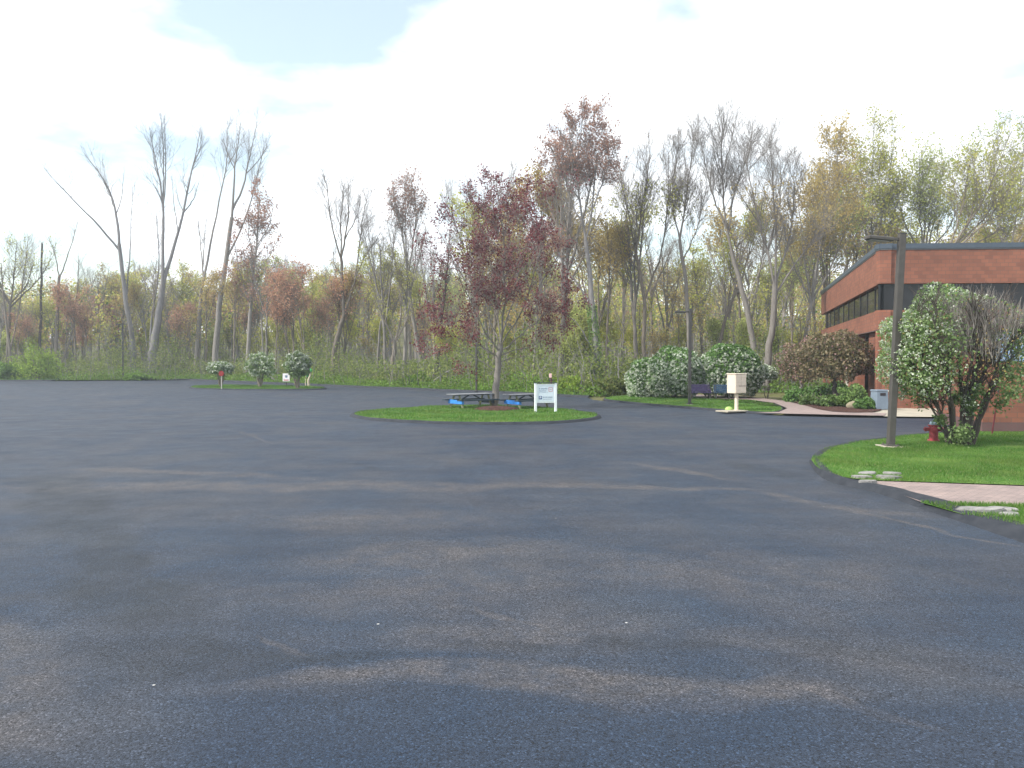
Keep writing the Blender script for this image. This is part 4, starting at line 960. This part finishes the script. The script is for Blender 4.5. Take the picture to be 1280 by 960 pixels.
for a, b_ in ((6.4, 8.9), (9.1, 11.6), (15, 17.5)):
    wo = None; g_ = UVM(); g_.panel(O + nF * (-off + .02), dF, nF, a, b_, 2.75, 4.35, .03); wo = g_.obj('window', M_GLASS2, Bd)
    f_ = UVM()
    for (x0, x1, z0, z1) in ((a - .06, b_ + .06, 2.68, 2.745), (a - .06, b_ + .06, 4.355, 4.42), (a - .06, a - .003, 2.747, 4.353), (b_ + .003, b_ + .06, 2.747, 4.353), ((a + b_) / 2 - .03, (a + b_) / 2 + .03, 2.75, 4.35)):
        f_.panel(O + nF * (-off + .05), dF, nF, x0, x1, z0, z1, .05)
    f_.obj('window_frame', M_MUL, wo)
g_ = UVM(); g_.panel(O - nL * (off - .02), dL, nL, 14.2, 15.6, .9, 2.9, .03); g_.obj('window', paint('pale_panel', (.5, .48, .42)), Bd)

# low brick wall beside the near lawn
W0 = G(1228, 543); Wl = thing('brick_wall', 'low orange brick wall with a dark brick foot at the right edge behind the shrub', 'wall', W0)
dW = Vector((1, -.06, 0)).normalized(); nW = Vector((-.06, -1, 0)).normalized(); dS = Vector((.25, 1, 0)).normalized(); nS_ = Vector((-1, .25, 0)).normalized()
q = UVM(); q.panel(O, dW, nW, 0, 14, .46, 1.78, .35); q.panel(O + dS * .36, dS, nS_, 0, 6, .46, 1.78, .35); q.obj('wall', M_BR, Wl)
q = UVM(); q.panel(O + nW * .01, dW, nW, -.01, 14, 0, .457, .37); q.panel(O + nS_ * .01 + dS * .36, dS, nS_, 0, 6, 0, .457, .37); q.obj('wall_foot', M_BRD, Wl)

# ------------------------------------------------------------------ lamps
M_POLE = paint('bronze_pole_paint', (.062, .058, .053), .5, .15); M_POLED = paint('dark_pole_paint', (.045, .043, .042), .5, .15); M_LENS = paint('lamp_lens', (.30, .30, .29), .3)
def lamp(label, px, py, top_py, wd, mat, arm=.85, rz=math.pi, lean=0, pad=True):
    o = G(px, py, .08); o2 = G(px, py); h = (CAMH - .08) + (450 - top_py) * o.y / F
    t = thing('lamp_post', label, 'street lamp', o, rz, 'parking lot lamps')
    b = BM(); b.box((0, 0, .02 + h / 2), (wd, wd, h), bevel=wd * .08); p = b.obj('pole', mat, t)
    b = BM(); b.box((0, 0, .06), (wd * 2, wd * 2, .05), bevel=.01)
    for sx in (-1, 1):
        for sy in (-1, 1): b.tube((sx * wd * .8, sy * wd * .8, .07), (sx * wd * .8, sy * wd * .8, .13), .02, seg=8)
    b.obj('base_plate', mat, t)
    if pad: b = BM(); b.box((0, 0, .0), (wd * 3.4, wd * 3.4, .09), bevel=.02); b.obj('concrete_pad', M_CONC, t)
    b = BM(); b.box((wd / 2 + .1, 0, h - .14), (.2, .07, .09), bevel=.01); b.obj('arm', mat, t)
    b = BM(); b.box((wd / 2 + .2 + arm / 2, 0, h - .15), (arm, .36, .13), bevel=.035, rot=(0, R_(-3), 0)); hd = b.obj('lamp_head', mat, t)
    b = BM(); b.box((wd / 2 + .22 + arm / 2, 0, h - .225), (arm * .7, .26, .02), rot=(0, R_(-3), 0)); b.obj('lens', M_LENS, hd)
    b = BM(); b.box((0, 0, h + .035), (wd * 1.06, wd * 1.06, .03), bevel=.008); b.obj('pole_cap', mat, t)
    if lean: t.rotation_euler = (0, R_(-lean), rz)
    return t
lamp('tall square lamp post on the near lawn beside the huge shrub', 1113, 559, 294, .20, M_POLE, .80, lean=2.3)
lamp('lamp post in front of the large white flowering shrubs', 862, 506, 387, .17, M_POLED, .62, rz=math.pi)
lamp('distant lamp post at the wood edge on the left', 154, 474.5, 404, .18, M_POLED, .5, rz=R_(200), pad=False)
lamp('thin dark lamp post beyond the lot seen left of the maple trunk', 595.5, 489.5, 418, .13, M_POLED, .4, rz=R_(150), pad=False)

# ------------------------------------------------------------------ picnic tables
M_TOP = paint('weathered_table_top', (.19, .20, .22), .6, .25); M_DKB = paint('dark_blue_green_plank', (.022, .04, .055), .6, .3)
M_BLUE = paint('bright_blue_paint', (.035, .21, .62), .45, .12); M_LEG = paint('mossy_table_leg', (.15, .16, .09), .8, .3)
def picnic(label, px, py, rz):
    o = G(px, py, .1); t = thing('picnic_table', label, 'picnic table', o, rz, 'picnic tables on the island')
    L2, hw = 1.38, .38
    b = BM()
    for k in range(5): b.box((0, -hw * 1.0 + k * .19, .78), (L2 * 2, .17, .045), bevel=.006)
    b.obj('tabletop', M_TOP, t)
    b = BM(); b.box((0, 0, .73), (L2 * 2 - .5, .06, .05)); b.box((-L2 * .72, 0, .735), (.08, .78, .04)); b.box((L2 * .72, 0, .735), (.08, .78, .04)); b.obj('tabletop_support', M_DKB, t)
    for sy in (-1, 1):
        b = BM()
        for k in range(2): b.box((0, sy * (.66 + k * .15), .46), (L2 * 2, .135, .07), bevel=.006)
        b.obj('seat', M_DKB, t)
    for sx in (-1, 1):
        for sy in (-1, 1):
            b = BM(); a0 = Vector((sx * L2 * .72, sy * .62, 0)); a1 = Vector((sx * L2 * .72, sy * .26, .72)); m_ = (a0 + a1) / 2; d = a1 - a0
            b.box(m_, (.05, .12, d.length), rot=(math.atan2(-d.y, d.z), 0, 0)); b.obj('leg', M_LEG, t)
        b = BM(); b.box((sx * (L2 * .72 + .05), 0, .36), (.05, 1.52, .22), bevel=.008); b.obj('crossbeam', M_BLUE if sx < 0 else M_DKB, t)
        b = BM(); a0 = Vector((sx * L2 * .68, 0, .36)); a1 = Vector((sx * .18, 0, .70)); m_ = (a0 + a1) / 2; d = a1 - a0
        b.box(m_, (.05, .09, d.length), rot=(0, math.atan2(d.x, d.z), 0)); b.obj('brace', M_DKB, t)
    return t
picnic('picnic table left of the maple trunk with a bright blue end beam', 589, 509.5, R_(38))
picnic('picnic table right of the maple trunk, partly behind the sign', 659, 510.0, R_(38))

# ------------------------------------------------------------------ sign
M_WH = paint('white_sign_paint', (.74, .78, .84), .45, .04); M_SB = paint('sign_face', (.62, .70, .80), .4, .04); M_TX = paint('sign_text_grey_blue', (.12, .17, .28), .5)
M_NAVY = paint('sign_blue', (.02, .07, .22), .5); M_RED = paint('sign_red', (.45, .10, .12), .5)
o = G(682, 515.3, .1); t = thing('sign', 'white two post sign with blue and grey lettering beside the picnic table', 'sign', o, R_(14)); s = o.y / F
wd, ht = 27 * s, 36.5 * s
for sx in (-1, 1):
    b = BM(); b.box((sx * (wd / 2 - .02), 0, ht / 2), (.115, .115, ht), bevel=.008); b.obj('post', M_WH, t)
b = BM(); b.box((0, 0, ht - .53), (wd - .155, .05, .98), bevel=.006); pn_ = b.obj('panel', M_WH, t)
b = BM(); b.box((0, -.029, ht - .53), (wd - .26, .006, .84)); fp_ = b.obj('sign_face', M_SB, t)
b = BM(); b.box((0, 0, ht + .015), (wd + .12, .14, .03)); b.obj('top_cap', M_DKB, t)
# the lettering is far below legible size in the photo: rows of small glyph-like strokes
b = BM(); random.seed(3)
def row(x0, x1, z, hgt):
    x = x0
    while x < x1:
        w_ = random.uniform(.018, .032); b.box((x + w_ / 2, -.034, z), (w_ * .5, .004, hgt)); 
        if random.random() < .7: b.box((x + w_ / 2, -.035, z + random.choice((-1, 0, 1)) * hgt * .4), (w_, .004, hgt * .22))
        x += w_ + .010 + (random.random() < .15) * .03
zt = ht - .53
row(-.36, .12, zt + .24, .075); row(-.36, .0, zt + .13, .05); row(-.36, .08, zt + .05, .03); row(-.16, .36, zt - .20, .065); row(-.16, .30, zt - .30, .03)
b.obj('lettering', M_TX, fp_)
b = BM()
for (x, z, a, c) in ((.26, .30, .2, .018), (.26, .10, .2, .018), (.165, .20, .018, .2), (.355, .20, .018, .2), (.26, .2, .10, .02)): b.box((x, -.034, zt + z), (a, .004, c))
b.obj('logo', M_RED, fp_)
b = BM(); b.box((-.29, -.034, zt - .22), (.17, .005, .17), bevel=.002); lg = b.obj('logo', M_NAVY, fp_)
b = BM(); b.box((-.315, -.038, zt - .22), (.025, .004, .12)); b.box((-.28, -.038, zt - .172), (.06, .004, .022)); b.box((-.28, -.038, zt - .225), (.06, .004, .022)); b.box((-.252, -.038, zt - .198), (.02, .004, .06)); b.obj('logo_letter', M_WH, lg)

# ------------------------------------------------------------------ small signs and posts on the left
o = G(277, 486.3, .1); t = thing('small_sign', 'small red octagonal sign on a pale post before the flat topped shrub', 'sign', o); s = o.y / F
b = BM(); b.tube((0, 0, 0), (0, 0, 1.35), .04); b.obj('post', paint('pale_post', (.45, .43, .40)), t)
b = BM(); b.tube((0, -.06, 1.45), (0, -.03, 1.45), .26, seg=8); q = b.obj('sign_face', paint('red_sign_paint', (.24, .02, .02), .5), t)
o = G(358, 484.2, .1); t = thing('small_sign', 'small white sign with a red lower edge on a short dark post', 'sign', o)
b = BM(); b.tube((0, 0, 0), (0, 0, .62), .035); b.obj('post', M_POLED, t)
b = BM(); b.box((0, -.05, .98), (.68, .03, .78), bevel=.01); f_ = b.obj('sign_face', paint('white_panel', (.72, .70, .76)), t)
b = BM(); b.box((.02, -.068, 1.08), (.22, .006, .22)); b.obj('symbol', M_TX, f_); b = BM(); b.box((0, -.068, .72), (.5, .006, .10)); b.obj('stripe', M_RED, f_)
o = G(689, 494, .1); t = thing('marker_post', 'dark post with a pinkish white reflector top standing behind the sign', 'marker post', o)
b = BM(); b.tube((0, 0, 0), (0, 0, 1.35), .06); b.obj('post', paint('dark_red_post', (.09, .03, .03)), t)
b = BM(); b.box((-.06, -.02, 1.5), (.20, .06, .32), bevel=.02); b.obj('reflector', paint('reflector_pink', (.75, .5, .5)), t); b = BM(); b.box((0, 0, 1.16), (.34, .08, .12), bevel=.02); b.obj('collar', M_POLED, t)
# pale bent stump with green covering
o = G(386, 481.2, .1); t = thing('stump', 'pale bent stump with bright green covering at the wood edge right of the left island', 'stump', o)
P = np.array([[[0, 0, -.1], [-.05, 0, .5], [.15, 0, 1.0], [.2, 0, 1.5]], [[-.35, 0, -.1], [-.36, 0, .3], [-.34, 0, .5], [-.33, 0, .7]]]); pp = Parts(); pp.add(*tubes(poly_pad(P, 9), np.linspace([.14, .05], [.10, .03], 9).T, 8)); link('stump', pp.mesh('stump', [paint('pale_wood', (.45, .40, .29))]), t).name = 'wood'
b = BM(); b.ball((.05, 0, 1.55), .33, 3, (1, .8, .8), .25); b.ball((-.12, 0, 1.2), .2, 3, (.8, .8, 1.7), .25); b.obj('covering', paint('bright_green_cloth', (.08, .42, .12), .6), t, True)
# fallen branches
def fallen(label, pts, Y, r):
    o = AT(*pts[0], Y); o.z = .1; P = np.array([[tuple(np.array(AT(a, c, Y + i * .4)) - np.array(o)) for i, (a, c) in enumerate(pts)]]); 
    pp = Parts(); n = 12; q, _ = poly_resample(P[0], n, .02); pp.add(*tubes(q[None], np.linspace(r, r * .3, n)[None], 8))
    o2 = link('fallen_branch', pp.mesh('fallen_branch', [B_PALE])); o2.location = o; tag(o2, label, 'branch')
fallen('pale arched fallen branch at the wood edge behind the picnic tables', [(536, 484), (546, 473), (558, 465), (572, 460), (590, 458)], 78, .13)
fallen('pale fallen branch leaning at the wood edge behind the left island', [(346, 479), (338, 470), (328, 464), (312, 469)], 98, .14)

# ------------------------------------------------------------------ mail box, benches, bin, hydrant
o = G(920.5, 513.5, .1); s = o.y / F; t = thing('mailbox', 'cream cluster mailbox on a post with a concrete pad on the lawn', 'mailbox', o, R_(30))
M_CREAM = paint('cream_metal', (.62, .54, .44), .45, .06); M_CREAMD = paint('cream_seam', (.25, .21, .17), .5)
b = BM(); b.box((0, 0, .5 + .96 - .02), (.78, .62, 1.0), bevel=.02); bx_ = b.obj('cabinet', M_CREAM, t)
b = BM(); b.box((0, 0, 1.965), (.84, .68, .05), bevel=.015); b.obj('lid', M_CREAM, t)
for i in range(2):
    for j in range(4):
        b = BM(); b.box((-.18 + i * .36, -.318, 1.84 - j * .135), (.33, .012, .115), bevel=.004); d_ = b.obj('door', M_CREAM, bx_)
b = BM(); b.box((.1, -.319, 1.33), (.5, .014, .03)); b.obj('slot', M_CREAMD, bx_)
b = BM(); b.box((0, -.317, 1.12), (.68, .012, .30), bevel=.004); b.obj('door', M_CREAM, bx_)
b = BM(); b.tube((0, 0, 0), (0, 0, .96), .10, seg=16); b.box((0, 0, .03), (.3, .3, .03)); b.obj('post', M_CREAM, t)
b = BM(); b.box((-.32, 0, .0), (1.5, .9, .07), bevel=.015); b.obj('concrete_pad', M_CONC, t)
o = G(911, 513, .1); b = BM(); b.ball((0, 0, .04), .19, 3, (1.1, .8, .9)); q = b.obj('valve_cover', paint('yellow_green_plastic', (.34, .50, .14), .5), smooth=True); q.location = o; tag(q, 'rounded yellow green plastic cover on the ground left of the mailbox post', 'cover')
M_PUR = paint('purple_slat', (.045, .03, .10), .5, .15); M_BB = paint('blue_slat', (.006, .035, .08), .5, .15)
def bench(label, px, py, wid, mat, rz):
    o = G(px, py, .11); t = thing('park_bench', label, 'bench', o, rz)
    b = BM()
    for k in range(4): b.box((0, -.22 + k * .13, .45), (wid, .11, .035), bevel=.005)
    b.obj('seat', mat, t); b = BM()
    for k in range(4): b.box((0, .27 + k * .03, .56 + k * .13), (wid, .03, .11), bevel=.005, rot=(R_(-12), 0, 0))
    b.obj('backrest', mat, t)
    for sx in (-1, 1):
        x = sx * (wid / 2 - .12); b = BM(); b.box((x, -.2, .22), (.06, .06, .44)); b.box((x, .22, .22), (.06, .06, .44)); b.box((x, .01, .41), (.06, .5, .04)); b.box((x, .30, .70), (.05, .05, .6), rot=(R_(-12), 0, 0)); b.obj('leg', M_POLED, t)
        b = BM(); b.box((x, -.02, .64), (.07, .5, .04)); b.box((x, -.22, .53), (.05, .05, .2)); b.obj('armrest', mat, t)
bench('purple slatted bench between the two large white flowering shrubs', 875.5, 499, 1.5, M_PUR, R_(4))
bench('blue bench mostly hidden behind the mailbox and the flowering shrub', 903, 499.3, 1.1, M_BB, R_(-8))
o = G(1099, 511.8, .09); s = o.y / F; t = thing('waste_bin', 'pale blue grey square waste bin against the brick building corner', 'waste bin', o, R_(8)); M_BIN = paint('bin_grey_blue', (.16, .205, .26), .5, .08)
b = BM(); b.box((0, 0, .5), (.74, .62, 1.0), bevel=.04, taper=.93); bd_ = b.obj('body', M_BIN, t); b = BM(); b.box((0, 0, 1.04), (.74, .62, .10), bevel=.03); b.obj('lid', M_BIN, t)
b = BM(); b.box((.02, -.300, .84), (.32, .03, .15), bevel=.01); b.obj('opening', paint('bin_opening', (.02, .015, .02)), t)
b = BM(); b.box((0, 0, .03), (.70, .58, .06)); b.obj('foot', M_POLED, t)
o = G(1068, 509.5, .13); b = BM(); b.ball((0, 0, .1), .42, 3, (1.1, .7, .65), .06); q = b.obj('boulder', paint('boulder_tan', (.20, .175, .12), .9, .3), smooth=True); q.location = o; tag(q, 'small rounded boulder in the mulch bed left of the waste bin', 'boulder')
# hydrant
M_HY = paint('faded_red_hydrant', (.30, .045, .055), .55, .25, scale=10); M_HB = paint('blue_grey_bonnet', (.20, .27, .33), .5)
o = G(1167, 551.5, .1); t = thing('fire_hydrant', 'faded red fire hydrant with a blue grey bonnet beside the huge shrub', 'fire hydrant', o, R_(-15))
b = BM(); b.tube((0, 0, 0), (0, 0, .05), .19, seg=16); b.tube((0, 0, .05), (0, 0, .52), .14, .135, 20); b.tube((0, 0, .50), (0, 0, .55), .18, seg=20); b.obj('barrel', M_HY, t)
b = BM(); b.ball((0, 0, .56), .14, 3, (1, 1, .95)); b.tube((0, 0, .66), (0, 0, .75), .035, seg=5); b.obj('bonnet', M_HB, t, False)
for a, r, l in ((R_(180), .065, .14), (0, .065, .14), (R_(-100), .085, .12)):
    d = Vector((math.cos(a), math.sin(a), 0)); b = BM(); c = Vector((0, 0, .40)); b.tube(c + d * .1, c + d * (.14 + l * .6), r, seg=14); b.tube(c + d * (.14 + l * .5), c + d * (.14 + l), r * 1.2, seg=6); b.tube(c + d * (.14 + l), c + d * (.18 + l), .022, seg=5); b.obj('nozzle', M_HY, t)
# marker rod
o = G(1240, 543.5, .1); P1 = AT(1248.5, 484, o.y - .3) - o; b = BM(); b.tube((0, 0, 0), P1, .028, .02, 8); b.obj('rod', paint('dark_red_rod', (.12, .02, .03), .5), tmp := thing('marker_rod', 'thin dark red leaning rod in front of the low brick wall', 'marker rod', o))
b = BM(); b.tube(tuple(P1 * .9), tuple(P1 * .97), .034, .034, 8); b.obj('reflective_band', M_POLED, tmp)
# stones
STN = []
def slab(label, px, py, w_, d_, h_, rz, group):
    o = G(px, py, .11); b = bmesh.new(); n = 9; pts = []
    for i in range(n):
        a = 6.283 * i / n; r = random.uniform(.8, 1.1); pts.append((math.cos(a) * w_ / 2 * r, math.sin(a) * d_ / 2 * r))
    q = BM(); h_ = h_ * .45 + .02; q.prism(pts, -.03, h_); b.free()
    bmesh.ops.bevel(q.b, geom=[e for e in q.b.edges if e.verts[0].co.z > 0 and e.verts[1].co.z > 0], offset=h_ * .3, segments=2, affect='EDGES')
    STN.append((o.x, o.y, w_ * .55)); x = q.obj('flat_stone', M_STONE); x.location = o; x.rotation_euler = (R_(random.uniform(-3, 3)), R_(random.uniform(-3, 3)), rz); tag(x, label, 'stone', group)
g1 = 'flat stones at the kerb end of the brick path'; g2 = 'flat stones beside the near kerb'
for lab, px, py, w_, d_, h_ in [('upper left flat stone of the five on the lawn tip above the path', 1084, 592, .50, .35, .03), ('upper right flat stone of the five on the lawn tip', 1115, 592.5, .42, .3, .06),
    ('widest pale flat stone of the five on the lawn tip', 1110, 597.5, .62, .42, .08), ('left middle flat stone of the five on the lawn tip', 1077, 597, .45, .3, .06), ('lowest flat stone where the lawn tip meets the brick path', 1085, 603, .48, .25, .06)]:
    slab(lab, px, py, w_, d_, h_, random.uniform(-.3, .3), g1)
for lab, px, py, w_, d_, h_ in [('long bluish white flat stone in the grass strip by the near kerb', 1226, 639.5, .85, .42, .09), ('narrow pale flat stone right of the long bluish stone', 1256, 638.5, .55, .3, .07), ('small grey flat stone nearest the kerb edge', 1263, 644.5, .36, .28, .06), ('small pale flat stone behind the long bluish stone', 1210, 636.5, .4, .22, .05)]:
    slab(lab, px, py, w_, d_, h_, random.uniform(-.2, .2), g2)

# ------------------------------------------------------------------ grass blades
def blades(poly, n, h, wd, z):
    lo_, hi_ = poly.min(0), poly.max(0); P = rng.uniform(lo_, hi_, (int(n * 2.2), 2)); P = P[inside(P, poly)]
    for sx_, sy_, sr_ in STN: P = P[np.hypot((P[:, 0] - sx_) / 1.0, (P[:, 1] - sy_) / .75) > sr_]
    P = P[:n]; n = len(P)
    a = rng.uniform(0, 6.28, n); dx, dy = np.cos(a) * wd, np.sin(a) * wd; hh = h * rng.uniform(.5, 1.4, n) * (1 + .5 * (np.sin(P[:, 0] * 1.3) * np.sin(P[:, 1] * 1.7)))
    le = rng.normal(0, .4, (n, 2)) * hh[:, None]
    V = np.stack([np.c_[P[:, 0] - dx, P[:, 1] - dy, np.full(n, z)], np.c_[P[:, 0] + dx, P[:, 1] + dy, np.full(n, z)], np.c_[P + le, z + hh]], 1).reshape(-1, 3)
    return V, np.arange(3 * n).reshape(n, 3)
L_GB = leafmat('grass_blade', [(0, (.05, .14, .018)), (.5, (.085, .20, .03)), (.9, (.13, .25, .05)), (1, (.30, .29, .14))], .4, .6)
P_ = Parts()
vis = pn_s[(pn_s[:, 0] < 22)]
for poly, n, h_, w_ in ((pn_s, 110000, .055, .009), (strip, 16000, .07, .008), (isl_poly, 30000, .07, .018), (mid_poly, 22000, .06, .02), (isl2_poly, 14000, .10, .03)):
    V_, F_ = blades(np.asarray(poly), n, h_, w_, .10); P_.add(V_, F_, 0, False)
stuff(link('grass', P_.mesh('grass', [L_GB])))
P_ = Parts(); vp = np.vstack([vin2, vout[::-1]]); V_, F_ = blades(vp, 60000, .22, .03, .09); P_.add(V_, F_, 0, False); stuff(link('verge_tufts', P_.mesh('verge_tufts', [L_GB])))

# ------------------------------------------------------------------ haze
hm = bpy.data.materials.new('haze'); hm.use_nodes = True; ht_ = hm.node_tree; ht_.nodes.clear()
ho = ht_.nodes.new('ShaderNodeOutputMaterial'); hv = ht_.nodes.new('ShaderNodeVolumePrincipled')
hv.inputs['Color'].default_value = (.80, .90, 1, 1); hv.inputs['Density'].default_value = HAZE; hv.inputs['Anisotropy'].default_value = .35
ht_.links.new(hv.outputs[0], ho.inputs['Volume'])
b = BM(); b.box((0, 150, 19), (620, 420, 41)); stuff(b.obj('haze', hm))
